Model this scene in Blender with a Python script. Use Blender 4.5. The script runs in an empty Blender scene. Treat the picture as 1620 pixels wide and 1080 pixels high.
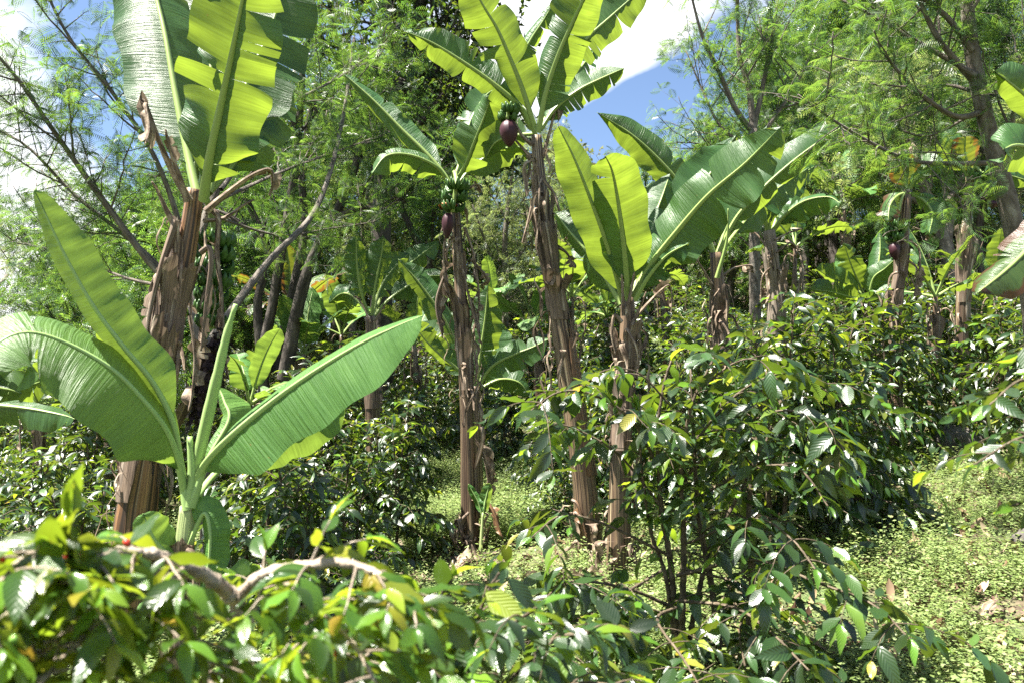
import bpy, math, random
import numpy as np
from mathutils import Vector, noise as mnoise
R = math.radians
sc = bpy.context.scene
COL = sc.collection
# ------------------------------------------------------------------ camera
F = 1260.0                      # focal length in photo pixels (1620 wide)
EYE = np.array([0, 0, 1.7]); PITCH = R(6)
RT = np.array([1.0, 0, 0]); FW = np.array([0, math.cos(PITCH), math.sin(PITCH)]); UP = np.array([0, -math.sin(PITCH), math.cos(PITCH)])
cd = bpy.data.cameras.new("camera"); cam = bpy.data.objects.new("camera", cd); COL.objects.link(cam)
cam.location = EYE; cam.rotation_euler = (R(90) + PITCH, 0, 0)
cd.sensor_width = 36; cd.lens = 28; cd.clip_start = 0.05; cd.clip_end = 2000
cd.dof.use_dof = True; cd.dof.focus_distance = 7.5; cd.dof.aperture_fstop = 3.2
sc.camera = cam
# ------------------------------------------------------------------ light
AZ, EL = R(-110), R(64)
SUN = Vector((math.sin(AZ) * math.cos(EL), math.cos(AZ) * math.cos(EL), math.sin(EL)))
sl = bpy.data.lights.new("sun", 'SUN'); sl.energy = 5.0; sl.angle = R(0.5); sl.color = (1, 0.95, 0.86)
so = bpy.data.objects.new("sun", sl); COL.objects.link(so); so.rotation_euler = (-SUN).to_track_quat('-Z', 'Y').to_euler()
W = bpy.data.worlds.new("World"); sc.world = W; W.use_nodes = True
wt = W.node_tree; wn = wt.nodes; wl = wt.links
bg = wn['Background']; bg.inputs[1].default_value = 0.05
sky = wn.new('ShaderNodeTexSky'); sky.sky_type = 'NISHITA'; sky.sun_disc = False
sky.sun_elevation = EL; sky.sun_rotation = AZ % (2 * math.pi); sky.altitude = 1500; sky.air_density = 1.0; sky.dust_density = 1.5; sky.ozone_density = 1.2
sc.view_settings.view_transform = 'Standard'; sc.view_settings.look = 'None'; sc.view_settings.gamma = 1; sc.view_settings.use_curve_mapping = False
sc.view_settings.exposure = 2.4
cy = sc.cycles
cy.max_bounces = 5; cy.diffuse_bounces = 1; cy.glossy_bounces = 2; cy.transmission_bounces = 3; cy.transparent_max_bounces = 8
cy.use_denoising = False; cy.sample_clamp_indirect = 6; cy.caustics_reflective = False; cy.caustics_refractive = False

def nd(t, typ, **kw):
    n = t.nodes.new(typ)
    for k, v in kw.items():
        if k == 'op': n.operation = v
        elif k.startswith('i_'): n.inputs[k[2:].replace('_', ' ')].default_value = v
        elif k[0] == 'n' and k[1:].isdigit(): n.inputs[int(k[1:])].default_value = v
        else: setattr(n, k, v)
    return n
def ramp(t, stops, interp='LINEAR'):
    n = t.nodes.new('ShaderNodeValToRGB'); cr = n.color_ramp; cr.interpolation = interp
    while len(cr.elements) > 1: cr.elements.remove(cr.elements[-1])
    for i, (p, c) in enumerate(stops):
        e = cr.elements[0] if i == 0 else cr.elements.new(p)
        e.position = p; e.color = (*c, 1) if len(c) == 3 else c
    return n
# clouds live in the sky itself, by direction
tc = wn.new('ShaderNodeTexCoord')
def pxdir(px, py):
    v = FW + (px - 810) / F * RT - (py - 540) / F * UP
    return tuple(v / np.linalg.norm(v))
mp = nd(wt, 'ShaderNodeMapping'); mp.inputs['Scale'].default_value = (1, 1, 1.7); wl.new(tc.outputs['Generated'], mp.inputs[0])
cn = nd(wt, 'ShaderNodeTexNoise', i_Scale=2.6, i_Detail=7.0, i_Roughness=0.58); wl.new(mp.outputs[0], cn.inputs['Vector'])
acc = cn.outputs[0]
for (px, py, rad, amt) in ((905, 30, 9, .42), (1000, 75, 7, .30), (830, 20, 7, .25), (30, 320, 10, .26), (-60, 250, 12, .2), (960, 250, 7, -.5), (1030, 190, 6, -.45), (1100, 150, 6, -.3), (230, 200, 9, -.25), (760, 0, 3.5, -.25)):
    dp = nd(wt, 'ShaderNodeVectorMath', op='DOT_PRODUCT'); dp.inputs[1].default_value = pxdir(px, py); wl.new(tc.outputs['Generated'], dp.inputs[0])
    mr = nd(wt, 'ShaderNodeMapRange'); mr.interpolation_type = 'SMOOTHSTEP'
    mr.inputs[1].default_value = math.cos(R(rad)); mr.inputs[2].default_value = 1; mr.inputs[3].default_value = 0; mr.inputs[4].default_value = amt
    wl.new(dp.outputs['Value'], mr.inputs[0])
    ad = nd(wt, 'ShaderNodeMath', op='ADD'); wl.new(acc, ad.inputs[0]); wl.new(mr.outputs[0], ad.inputs[1]); acc = ad.outputs[0]
cr = ramp(wt, [(0.5, (0, 0, 0)), (0.70, (1, 1, 1))]); wl.new(acc, cr.inputs[0])
mx = nd(wt, 'ShaderNodeMix', data_type='RGBA'); wl.new(cr.outputs[0], mx.inputs['Factor']); wl.new(sky.outputs[0], mx.inputs[6]); mx.inputs[7].default_value = (6.2, 6.3, 6.5, 1)
wl.new(mx.outputs[2], bg.inputs[0])

# ------------------------------------------------------------------ ground shape and photo geometry
def ss(x, a, b):
    t = np.clip((x - a) / (b - a), 0, 1); return t * t * (3 - 2 * t)
def ground(x, y):
    x = np.asarray(x, float); y = np.asarray(y, float)
    z = 0.065 * np.clip(y - 2, -30, 75)
    z = z + 0.13 * 30 * np.tanh(x / 30) * ss(y, 1, 10)
    s = ss(x / np.maximum(y, 4), -0.55, 0.05)
    z = z + (0.02 + 0.18 * s) * np.clip(y - 11.5, 0, 60)
    z = z + 0.05 * np.sin(x * 1.3 + y * .7) * np.sin(y * 1.1 - x * .4) + 0.025 * np.sin(x * 3.1 + 1) * np.sin(y * 2.7)
    return z
def P(px, py, d):
    return EYE + d * (FW + (px - 810) / F * RT - (py - 540) / F * UP)
def G(px, d):
    x = (px - 810) / F * d; y = d
    for _ in range(6):
        z = float(ground(x, y)); y = (d - (z - 1.7) * math.sin(PITCH)) / math.cos(PITCH)
    return np.array([x, y, float(ground(x, y))])

# ------------------------------------------------------------------ mesh builder
class MB:
    def __init__(s): s.V = []; s.U = []; s.Q = []; s.T = []; s.n = 0
    def add(s, v, quads=None, tris=None, uv=None):
        v = np.asarray(v, float).reshape(-1, 3)
        s.V.append(v); s.U.append(np.zeros((len(v), 2)) if uv is None else np.asarray(uv, float).reshape(-1, 2))
        if quads is not None and len(quads): s.Q.append(np.asarray(quads, int).reshape(-1, 4) + s.n)
        if tris is not None and len(tris): s.T.append(np.asarray(tris, int).reshape(-1, 3) + s.n)
        s.n += len(v)
    def inst(s, tmpl, M, O):
        """copies of a template (verts, quads, tris, uv) under matrices M (n,3,3) and offsets O (n,3)"""
        tv, tq, tt, tu = tmpl; n = len(O)
        if n == 0: return
        v = np.einsum('nij,kj->nki', M, tv) + O[:, None, :]
        off = (np.arange(n) * len(tv))[:, None, None]
        q = (tq[None] + off).reshape(-1, 4) if len(tq) else None
        t = (tt[None] + off).reshape(-1, 3) if len(tt) else None
        s.add(v.reshape(-1, 3), q, t, np.tile(tu, (n, 1)))
    def tube(s, pts, rad, sides=8, vs=1.0, cap=True, rough=0, seed=0):
        pts = np.asarray(pts, float); n = len(pts); rad = np.broadcast_to(np.asarray(rad, float), (n,))
        T = np.gradient(pts, axis=0); T /= np.linalg.norm(T, axis=1)[:, None] + 1e-12
        a = np.cross(T[0], (0, 0, 1) if abs(T[0][2]) < .9 else (1, 0, 0)); a /= np.linalg.norm(a)
        L = np.concatenate([[0], np.cumsum(np.linalg.norm(np.diff(pts, axis=0), axis=1))])
        V = np.zeros((n, sides + 1, 3)); U = np.zeros((n, sides + 1, 2)); th = np.linspace(0, 2 * math.pi, sides + 1)
        for i in range(n):
            a = a - T[i] * a.dot(T[i]); a /= np.linalg.norm(a); b = np.cross(T[i], a)
            r = rad[i] * np.ones(sides + 1)
            if rough:
                r = r * (1 + rough * (np.sin(th * 3 + seed + L[i] * 2) * .5 + np.sin(th * 5 + seed * 2 - L[i] * 1.3) * .35 + np.sin(th * 2 + L[i] * 5 + seed) * .3))
            V[i] = pts[i] + np.cos(th)[:, None] * a * r[:, None] + np.sin(th)[:, None] * b * r[:, None]
            U[i, :, 0] = np.linspace(0, 1, sides + 1); U[i, :, 1] = L[i] * vs
        i, j = np.meshgrid(np.arange(n - 1), np.arange(sides), indexing='ij')
        k = (i * (sides + 1) + j).ravel()
        s.add(V, np.stack([k, k + 1, k + sides + 2, k + sides + 1], 1), None, U)
        if cap:
            c = s.n
            s.add(pts[[-1]], None, None, U[-1, :1])
            base = c - n * (sides + 1) + (n - 1) * (sides + 1)
            s.T.append(np.array([[base + j, base + j + 1, c] for j in range(sides)]))
    def grid(s, V, U=None):
        n, m = V.shape[:2]
        i, j = np.meshgrid(np.arange(n - 1), np.arange(m - 1), indexing='ij'); k = (i * m + j).ravel()
        s.add(V, np.stack([k, k + 1, k + m + 1, k + m], 1), None, U)
    def build(s, name, mat, parent=None, origin=(0, 0, 0), smooth=True):
        me = bpy.data.meshes.new(name)
        V = np.concatenate(s.V) - np.asarray(origin, float)
        U = np.concatenate(s.U)
        Q = np.concatenate(s.Q) if s.Q else np.zeros((0, 4), int); T = np.concatenate(s.T) if s.T else np.zeros((0, 3), int)
        me.vertices.add(len(V)); me.vertices.foreach_set('co', V.astype(np.float32).ravel())
        loops = np.concatenate([Q.ravel(), T.ravel()]).astype(np.int32)
        tot = np.concatenate([np.full(len(Q), 4), np.full(len(T), 3)]).astype(np.int32)
        me.loops.add(len(loops)); me.loops.foreach_set('vertex_index', loops)
        me.polygons.add(len(tot)); me.polygons.foreach_set('loop_start', (np.cumsum(tot) - tot).astype(np.int32)); me.polygons.foreach_set('loop_total', tot)
        me.polygons.foreach_set('use_smooth', np.full(len(tot), smooth))
        uv = me.uv_layers.new(name='UVMap'); uv.data.foreach_set('uv', U[loops].astype(np.float32).ravel())
        me.materials.append(mat); me.update(calc_edges=True)
        o = bpy.data.objects.new(name, me); COL.objects.link(o)
        if parent is not None: o.parent = parent
        return o
def tag(o, label=None, cat=None, group=None, kind=None):
    for k, v in (('label', label), ('category', cat), ('group', group), ('kind', kind)):
        if v: o[k] = v
    return o
def thing(name, loc, label, cat, group=None):
    o = bpy.data.objects.new(name, None); COL.objects.link(o); o.location = loc; o.empty_display_size = .2
    return tag(o, label, cat, group)
def dup(root, loc, rz, scale, label=None, group=None):
    r = root.copy(); COL.objects.link(r); r.location = loc; r.rotation_euler = (0, 0, rz); r.scale = (scale,) * 3 if np.isscalar(scale) else scale
    if label: r['label'] = label
    if group: r['group'] = group
    for ch in list(root.children):
        c = ch.copy(); COL.objects.link(c); c.parent = r
        for g in ch.children:
            e = g.copy(); COL.objects.link(e); e.parent = c
    return r
def smooth_path(pts, n):
    pts = np.asarray(pts, float)
    if len(pts) == 2: return pts[0] + (pts[1] - pts[0]) * np.linspace(0, 1, n)[:, None]
    p = np.vstack([2 * pts[0] - pts[1], pts, 2 * pts[-1] - pts[-2]])
    L = np.concatenate([[0], np.cumsum(np.linalg.norm(np.diff(pts, axis=0), axis=1))])
    out = []
    for s in np.linspace(0, L[-1], n):
        i = min(np.searchsorted(L, s, 'right') - 1, len(pts) - 2); t = (s - L[i]) / (L[i + 1] - L[i] + 1e-9)
        a, b, c, d = p[i:i + 4]
        out.append(.5 * (2 * b + (c - a) * t + (2 * a - 5 * b + 4 * c - d) * t * t + (3 * b - a - 3 * c + d) * t ** 3))
    return np.array(out)
def unit(v):
    v = np.asarray(v, float); return v / (np.linalg.norm(v, axis=-1, keepdims=True) + 1e-12)

# ------------------------------------------------------------------ materials
def new_mat(name):
    m = bpy.data.materials.new(name); m.use_nodes = True; t = m.node_tree
    return m, t, t.nodes['Principled BSDF'], t.nodes['Material Output']
def hsv_var(t, col_socket, fac_socket, hue=.03, val=.5, sat=.2):
    h = nd(t, 'ShaderNodeHueSaturation')
    a = nd(t, 'ShaderNodeMapRange'); a.inputs[3].default_value = .5 - hue; a.inputs[4].default_value = .5 + hue; t.links.new(fac_socket, a.inputs[0])
    w = nd(t, 'ShaderNodeTexWhiteNoise', noise_dimensions='1D'); t.links.new(fac_socket, w.inputs['W'])
    b = nd(t, 'ShaderNodeMapRange'); b.inputs[3].default_value = 1 - val; b.inputs[4].default_value = 1 + val; t.links.new(w.outputs[0], b.inputs[0])
    t.links.new(a.outputs[0], h.inputs['Hue']); t.links.new(b.outputs[0], h.inputs['Value']); t.links.new(col_socket, h.inputs['Color'])
    return h.outputs[0]
def leaf_mat(name, stops, trans, tfac=.4, rough=.35, spec=.5, vein=0, val=.35, hue=.02, veinscale=9):
    """glossy two-sided leaf; every leaf (mesh island) takes its own tint from the stops"""
    m, t, b, out = new_mat(name)
    g = nd(t, 'ShaderNodeNewGeometry'); rnd = g.outputs['Random Per Island']
    cr_ = ramp(t, stops); t.links.new(rnd, cr_.inputs[0])
    c = hsv_var(t, cr_.outputs[0], rnd, hue, val)
    t.links.new(c, b.inputs['Base Color'])
    b.inputs['Roughness'].default_value = rough; b.inputs['Specular IOR Level'].default_value = spec
    tr = nd(t, 'ShaderNodeBsdfTranslucent')
    rgb = nd(t, 'ShaderNodeRGB'); rgb.outputs[0].default_value = (*trans, 1)
    tcol = hsv_var(t, rgb.outputs[0], rnd, hue, val * .7); t.links.new(tcol, tr.inputs[0])
    ms = nd(t, 'ShaderNodeMixShader'); ms.inputs[0].default_value = tfac
    t.links.new(b.outputs[0], ms.inputs[1]); t.links.new(tr.outputs[0], ms.inputs[2]); t.links.new(ms.outputs[0], out.inputs[0])
    if vein:
        uv = nd(t, 'ShaderNodeUVMap'); sp = nd(t, 'ShaderNodeSeparateXYZ'); t.links.new(uv.outputs[0], sp.inputs[0])
        u1 = nd(t, 'ShaderNodeMath', op='SUBTRACT'); u1.inputs[1].default_value = .5; t.links.new(sp.outputs[0], u1.inputs[0])
        u2 = nd(t, 'ShaderNodeMath', op='ABSOLUTE'); t.links.new(u1.outputs[0], u2.inputs[0])
        u3 = nd(t, 'ShaderNodeMath', op='MULTIPLY'); u3.inputs[1].default_value = -.7; t.links.new(u2.outputs[0], u3.inputs[0])
        u4 = nd(t, 'ShaderNodeMath', op='ADD'); t.links.new(sp.outputs[1], u4.inputs[0]); t.links.new(u3.outputs[0], u4.inputs[1])
        u5 = nd(t, 'ShaderNodeMath', op='MULTIPLY'); u5.inputs[1].default_value = veinscale * 6.283; t.links.new(u4.outputs[0], u5.inputs[0])
        u6 = nd(t, 'ShaderNodeMath', op='SINE'); t.links.new(u5.outputs[0], u6.inputs[0])
        bp = nd(t, 'ShaderNodeBump'); bp.inputs['Strength'].default_value = vein; bp.inputs['Distance'].default_value = .004
        t.links.new(u6.outputs[0], bp.inputs['Height']); t.links.new(bp.outputs[0], b.inputs['Normal'])
    return m
def banana_mat(name, top, top2, trans, tfac=.45, rough=.33, edge=(.25, .17, .05), edge_amt=.5, elo=.31):
    m, t, b, out = new_mat(name)
    uv = nd(t, 'ShaderNodeUVMap')
    mp1 = nd(t, 'ShaderNodeMapping'); mp1.inputs['Scale'].default_value = (1.2, 70, 1); t.links.new(uv.outputs[0], mp1.inputs[0])
    n1 = nd(t, 'ShaderNodeTexNoise', i_Scale=1.0, i_Detail=3.0, i_Roughness=.65); t.links.new(mp1.outputs[0], n1.inputs['Vector'])
    mp2 = nd(t, 'ShaderNodeMapping'); mp2.inputs['Scale'].default_value = (2, 6, 1); t.links.new(uv.outputs[0], mp2.inputs[0])
    n2 = nd(t, 'ShaderNodeTexNoise', i_Scale=1.0, i_Detail=4.0); t.links.new(mp2.outputs[0], n2.inputs['Vector'])
    ad = nd(t, 'ShaderNodeMath', op='ADD'); t.links.new(n1.outputs[0], ad.inputs[0]); t.links.new(n2.outputs[0], ad.inputs[1])
    mr = nd(t, 'ShaderNodeMapRange'); mr.inputs[1].default_value = .7; mr.inputs[2].default_value = 1.3; t.links.new(ad.outputs[0], mr.inputs[0])
    mxc = nd(t, 'ShaderNodeMix', data_type='RGBA'); mxc.inputs[6].default_value = (*top, 1); mxc.inputs[7].default_value = (*top2, 1); t.links.new(mr.outputs[0], mxc.inputs['Factor'])
    # dry, browned margin (wear) where a noise meets the leaf edge
    sp = nd(t, 'ShaderNodeSeparateXYZ'); t.links.new(uv.outputs[0], sp.inputs[0])
    e1 = nd(t, 'ShaderNodeMath', op='SUBTRACT'); e1.inputs[1].default_value = .5; t.links.new(sp.outputs[0], e1.inputs[0])
    e2 = nd(t, 'ShaderNodeMath', op='ABSOLUTE'); t.links.new(e1.outputs[0], e2.inputs[0])
    e3 = nd(t, 'ShaderNodeMath', op='MULTIPLY'); e3.inputs[1].default_value = n2.outputs[0].default_value if False else 1.0
    t.links.new(e2.outputs[0], e3.inputs[0]); t.links.new(n2.outputs[0], e3.inputs[1])
    e4 = nd(t, 'ShaderNodeMapRange'); e4.inputs[1].default_value = elo; e4.inputs[2].default_value = elo + .035; e4.inputs[4].default_value = edge_amt; t.links.new(e3.outputs[0], e4.inputs[0])
    mxe = nd(t, 'ShaderNodeMix', data_type='RGBA'); mxe.inputs[7].default_value = (*edge, 1); t.links.new(mxc.outputs[2], mxe.inputs[6])
    # brown leaf-spot flecks
    mp3 = nd(t, 'ShaderNodeMapping'); mp3.inputs['Scale'].default_value = (9, 22, 1); t.links.new(uv.outputs[0], mp3.inputs[0])
    oi = nd(t, 'ShaderNodeObjectInfo'); om = nd(t, 'ShaderNodeVectorMath', op='SCALE'); om.inputs[0].default_value = (31, 17, 0); t.links.new(oi.outputs['Random'], om.inputs['Scale']); t.links.new(om.outputs[0], mp3.inputs['Location'])
    n3 = nd(t, 'ShaderNodeTexNoise', i_Scale=1.6, i_Detail=5.0, i_Roughness=.7); t.links.new(mp3.outputs[0], n3.inputs['Vector'])
    r3 = nd(t, 'ShaderNodeMapRange'); r3.inputs[1].default_value = .665; r3.inputs[2].default_value = .70; r3.inputs[4].default_value = .75; t.links.new(n3.outputs[0], r3.inputs[0])
    em = nd(t, 'ShaderNodeMath', op='MAXIMUM'); t.links.new(e4.outputs[0], em.inputs[0]); t.links.new(r3.outputs[0], em.inputs[1]); t.links.new(em.outputs[0], mxe.inputs['Factor'])
    t.links.new(hsv_var(t, mxe.outputs[2], oi.outputs['Random'], .012, .18), b.inputs['Base Color'])
    b.inputs['Roughness'].default_value = rough; b.inputs['Specular IOR Level'].default_value = .5
    tr = nd(t, 'ShaderNodeBsdfTranslucent')
    tm = nd(t, 'ShaderNodeMix', data_type='RGBA'); tm.inputs[6].default_value = (*[c * .5 for c in trans], 1); tm.inputs[7].default_value = (*trans, 1); t.links.new(mr.outputs[0], tm.inputs['Factor'])
    te = nd(t, 'ShaderNodeMix', data_type='RGBA'); te.inputs[7].default_value = (.25, .12, .02, 1); t.links.new(tm.outputs[2], te.inputs[6]); t.links.new(em.outputs[0], te.inputs['Factor'])
    t.links.new(te.outputs[2], tr.inputs[0])
    ms = nd(t, 'ShaderNodeMixShader'); ms.inputs[0].default_value = tfac
    t.links.new(b.outputs[0], ms.inputs[1]); t.links.new(tr.outputs[0], ms.inputs[2]); t.links.new(ms.outputs[0], out.inputs[0])
    bp = nd(t, 'ShaderNodeBump'); bp.inputs['Strength'].default_value = .9; bp.inputs['Distance'].default_value = .012
    t.links.new(n1.outputs[0], bp.inputs['Height']); t.links.new(bp.outputs[0], b.inputs['Normal'])
    return m
def fibre_mat(name, stops, su=12, sv=.8, rough=.7, trans=0, bump=.6, spec=.3):
    """banana sheath, dry leaf, bark: streaks that run along the UV's v"""
    m, t, b, out = new_mat(name)
    uv = nd(t, 'ShaderNodeUVMap'); mp1 = nd(t, 'ShaderNodeMapping'); mp1.inputs['Scale'].default_value = (su, sv, 1); t.links.new(uv.outputs[0], mp1.inputs[0])
    oi = nd(t, 'ShaderNodeObjectInfo'); mu = nd(t, 'ShaderNodeMath', op='MULTIPLY'); mu.inputs[1].default_value = 37; t.links.new(oi.outputs['Random'], mu.inputs[0])
    cb = nd(t, 'ShaderNodeCombineXYZ'); t.links.new(mu.outputs[0], cb.inputs[0]); t.links.new(mu.outputs[0], cb.inputs[1]); t.links.new(cb.outputs[0], mp1.inputs['Location'])
    n1 = nd(t, 'ShaderNodeTexNoise', i_Scale=1.0, i_Detail=6.0, i_Roughness=.62, i_Distortion=.4); t.links.new(mp1.outputs[0], n1.inputs['Vector'])
    c = ramp(t, stops); t.links.new(n1.outputs[0], c.inputs[0])
    t.links.new(c.outputs[0], b.inputs['Base Color']); b.inputs['Roughness'].default_value = rough; b.inputs['Specular IOR Level'].default_value = spec
    mp2 = nd(t, 'ShaderNodeMapping'); mp2.inputs['Scale'].default_value = (su * 3, sv * 4, 1); t.links.new(uv.outputs[0], mp2.inputs[0])
    n2 = nd(t, 'ShaderNodeTexNoise', i_Scale=1.0, i_Detail=5.0); t.links.new(mp2.outputs[0], n2.inputs['Vector'])
    bp = nd(t, 'ShaderNodeBump'); bp.inputs['Strength'].default_value = bump; bp.inputs['Distance'].default_value = .012
    t.links.new(n2.outputs[0], bp.inputs['Height']); t.links.new(bp.outputs[0], b.inputs['Normal'])
    if trans:
        tr = nd(t, 'ShaderNodeBsdfTranslucent'); t.links.new(c.outputs[0], tr.inputs[0])
        ms = nd(t, 'ShaderNodeMixShader'); ms.inputs[0].default_value = trans
        t.links.new(b.outputs[0], ms.inputs[1]); t.links.new(tr.outputs[0], ms.inputs[2]); t.links.new(ms.outputs[0], out.inputs[0])
    return m
M_COFFEE = leaf_mat('coffee_leaf', [(0, (.010, .027, .008)), (.6, (.018, .042, .012)), (.9, (.034, .07, .016)), (.97, (.14, .19, .02)), (1, (.2, .16, .03))], (.19, .29, .02), .25, .33, .75, .2, .35)
M_COFFEE_Y = leaf_mat('young_coffee_leaf', [(0, (.04, .12, .015)), (.5, (.07, .17, .02)), (.82, (.13, .22, .02)), (.92, (.26, .24, .02)), (1, (.32, .17, .03))], (.42, .56, .03), .42, .28, .55, .2, .25)
M_COFFEE_L = leaf_mat('light_coffee_leaf', [(0, (.012, .036, .007)), (.5, (.024, .066, .010)), (.8, (.055, .11, .012)), (.92, (.15, .16, .012)), (1, (.2, .10, .015))], (.30, .40, .02), .36, .3, .55, .2, .35)
M_BAN = banana_mat('banana_leaf', (.026, .075, .018), (.052, .125, .034), (.33, .46, .04), .38, .40)
M_BAN_Y = banana_mat('young_banana_leaf', (.05, .135, .024), (.09, .20, .042), (.34, .50, .06), .34, .48, edge_amt=.15)
M_BAN_W = banana_mat('old_banana_leaf', (.03, .07, .018), (.055, .105, .028), (.32, .36, .03), .35, .36, edge=(.06, .03, .012), edge_amt=1, elo=.15)
M_RIB = fibre_mat('banana_midrib', [(0, (.14, .22, .05)), (1, (.28, .35, .12))], 6, 2, .4, 0, .1)
M_RIB_Y = fibre_mat('young_banana_midrib', [(0, (.18, .30, .08)), (1, (.34, .46, .18))], 6, 2, .4, 0, .1)
M_STEM = fibre_mat('banana_stem_sheath', [(.30, (.012, .009, .008)), (.40, (.04, .026, .02)), (.46, (.075, .05, .036)), (.50, (.22, .15, .09)), (.54, (.022, .017, .015)), (.60, (.14, .10, .065)), (.65, (.42, .34, .21)), (.69, (.06, .036, .025))], 13, .22, .42, 0, .3)
M_STEM_O = fibre_mat('orange_stem_sheath', [(.3, (.012, .009, .008)), (.42, (.045, .03, .022)), (.47, (.17, .09, .045)), (.52, (.28, .16, .08)), (.56, (.04, .03, .025)), (.63, (.17, .11, .07)), (.72, (.40, .32, .22))], 10, .2, .42, 0, .3)
M_STEM_G = fibre_mat('young_stem_sheath', [(.3, (.2, .26, .09)), (.55, (.34, .40, .18)), (.7, (.2, .13, .06))], 8, 1.0, .45)
M_STEM_P = fibre_mat('grey_stem_sheath', [(.3, (.05, .04, .03)), (.5, (.19, .155, .12)), (.7, (.32, .27, .22))], 9, .9, .8)
M_DRY = fibre_mat('dry_sheath', [(.3, (.022, .017, .014)), (.42, (.085, .06, .044)), (.5, (.22, .16, .115)), (.56, (.10, .075, .056)), (.66, (.46, .38, .29))], 5, 1.1, .8, .15, .5)
M_DRYL = fibre_mat('dry_leaf', [(.3, (.07, .045, .03)), (.45, (.15, .108, .078)), (.58, (.33, .255, .18)), (.72, (.60, .51, .40))], 3, 9, .8, .22, .8)
M_FRUIT = fibre_mat('green_banana', [(.3, (.02, .06, .01)), (.6, (.04, .095, .016)), (.8, (.08, .13, .03))], 3, 6, .4, 0, .1)
M_BUD = fibre_mat('banana_flower', [(.3, (.02, .006, .010)), (.6, (.05, .014, .02)), (.8, (.09, .03, .03))], 6, 2, .5, 0, .3)
M_BRACT = fibre_mat('orange_bract', [(.3, (.3, .09, .03)), (.7, (.5, .22, .08))], 6, 2, .5)
M_DARKDRY = fibre_mat('dried_flower', [(.3, (.012, .008, .008)), (.6, (.05, .03, .03)), (.8, (.12, .08, .07))], 6, 20, .8, 0, 1)
M_BARK = fibre_mat('grey_bark', [(.3, (.045, .036, .028)), (.5, (.13, .11, .09)), (.62, (.19, .17, .14)), (.75, (.32, .30, .27))], 7, 5, .85, 0, 1.0)
M_BARKD = fibre_mat('dark_bark', [(.3, (.02, .016, .013)), (.5, (.06, .05, .042)), (.75, (.15, .13, .11))], 6, 2.5, .85, 0, 1.0)
M_TWIG = fibre_mat('coffee_branch', [(.3, (.13, .10, .075)), (.5, (.28, .225, .17)), (.7, (.44, .38, .31))], 3, 14, .75, 0, .6)
M_TWIGD = fibre_mat('dark_coffee_branch', [(.3, (.03, .022, .015)), (.5, (.08, .06, .038)), (.7, (.17, .135, .09))], 3, 14, .75, 0, .6)
M_SHOOT = fibre_mat('coffee_shoot', [(.3, (.09, .04, .025)), (.6, (.2, .11, .06))], 3, 14, .6, 0, .3)
M_FEATHER = leaf_mat('feathery_leaf', [(0, (.020, .057, .015)), (.6, (.036, .088, .024)), (1, (.075, .125, .034))], (.23, .39, .05), .36, .4, .4, 0, .35, .02)
M_FEATHER_D = leaf_mat('deep_green_feathery_leaf', [(0, (.016, .038, .011)), (.7, (.03, .06, .017)), (1, (.05, .09, .028))], (.16, .30, .04), .34, .4, .4, 0, .35, .02)
M_FEATHER_G = leaf_mat('grey_green_leaf', [(0, (.05, .08, .034)), (.6, (.085, .12, .052)), (1, (.13, .16, .075))], (.34, .42, .12), .38, .45, .4, 0, .3, .02)
M_BROAD = leaf_mat('dark_broad_leaf', [(0, (.012, .028, .009)), (.7, (.02, .042, .012)), (1, (.04, .06, .018))], (.16, .24, .02), .25, .35, .5, 0, .4, .02)
M_OLIVE = leaf_mat('olive_tree_leaf', [(0, (.06, .075, .03)), (.7, (.10, .11, .045)), (1, (.16, .13, .06))], (.28, .30, .08), .35, .5, .3, 0, .35, .03)
M_WEED = leaf_mat('weed_leaf', [(0, (.11, .17, .05)), (.6, (.18, .245, .08)), (.9, (.25, .30, .12)), (1, (.26, .22, .12))], (.34, .44, .13), .35, .5, .4, 0, .3, .02)
M_LITTER = leaf_mat('leaf_litter', [(0, (.06, .035, .02)), (.4, (.15, .09, .05)), (.75, (.28, .19, .12)), (1, (.42, .33, .24))], (.3, .2, .1), .1, .7, .3, 0, .4, .02)
def ground_mat():
    m, t, b, out = new_mat('soil')
    tcn = nd(t, 'ShaderNodeTexCoord')
    a = nd(t, 'ShaderNodeTexNoise', i_Scale=.9, i_Detail=8.0, i_Roughness=.65); t.links.new(tcn.outputs['Object'], a.inputs['Vector'])
    f = nd(t, 'ShaderNodeTexNoise', i_Scale=22.0, i_Detail=8.0, i_Roughness=.7); t.links.new(tcn.outputs['Object'], f.inputs['Vector'])
    c1 = ramp(t, [(.3, (.035, .024, .016)), (.5, (.095, .065, .042)), (.7, (.19, .14, .095))]); t.links.new(f.outputs[0], c1.inputs[0])
    c2 = ramp(t, [(.3, (.03, .055, .014)), (.6, (.085, .13, .035)), (.75, (.13, .16, .06))]); t.links.new(f.outputs[0], c2.inputs[0])
    c3 = ramp(t, [(.42, (0, 0, 0)), (.58, (1, 1, 1))]); t.links.new(a.outputs[0], c3.inputs[0])
    mxg = nd(t, 'ShaderNodeMix', data_type='RGBA'); t.links.new(c3.outputs[0], mxg.inputs['Factor']); t.links.new(c1.outputs[0], mxg.inputs[6]); t.links.new(c2.outputs[0], mxg.inputs[7])
    t.links.new(mxg.outputs[2], b.inputs['Base Color']); b.inputs['Roughness'].default_value = .95
    bp = nd(t, 'ShaderNodeBump'); bp.inputs['Strength'].default_value = .8; bp.inputs['Distance'].default_value = .04; t.links.new(f.outputs[0], bp.inputs['Height']); t.links.new(bp.outputs[0], b.inputs['Normal'])
    return m
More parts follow.
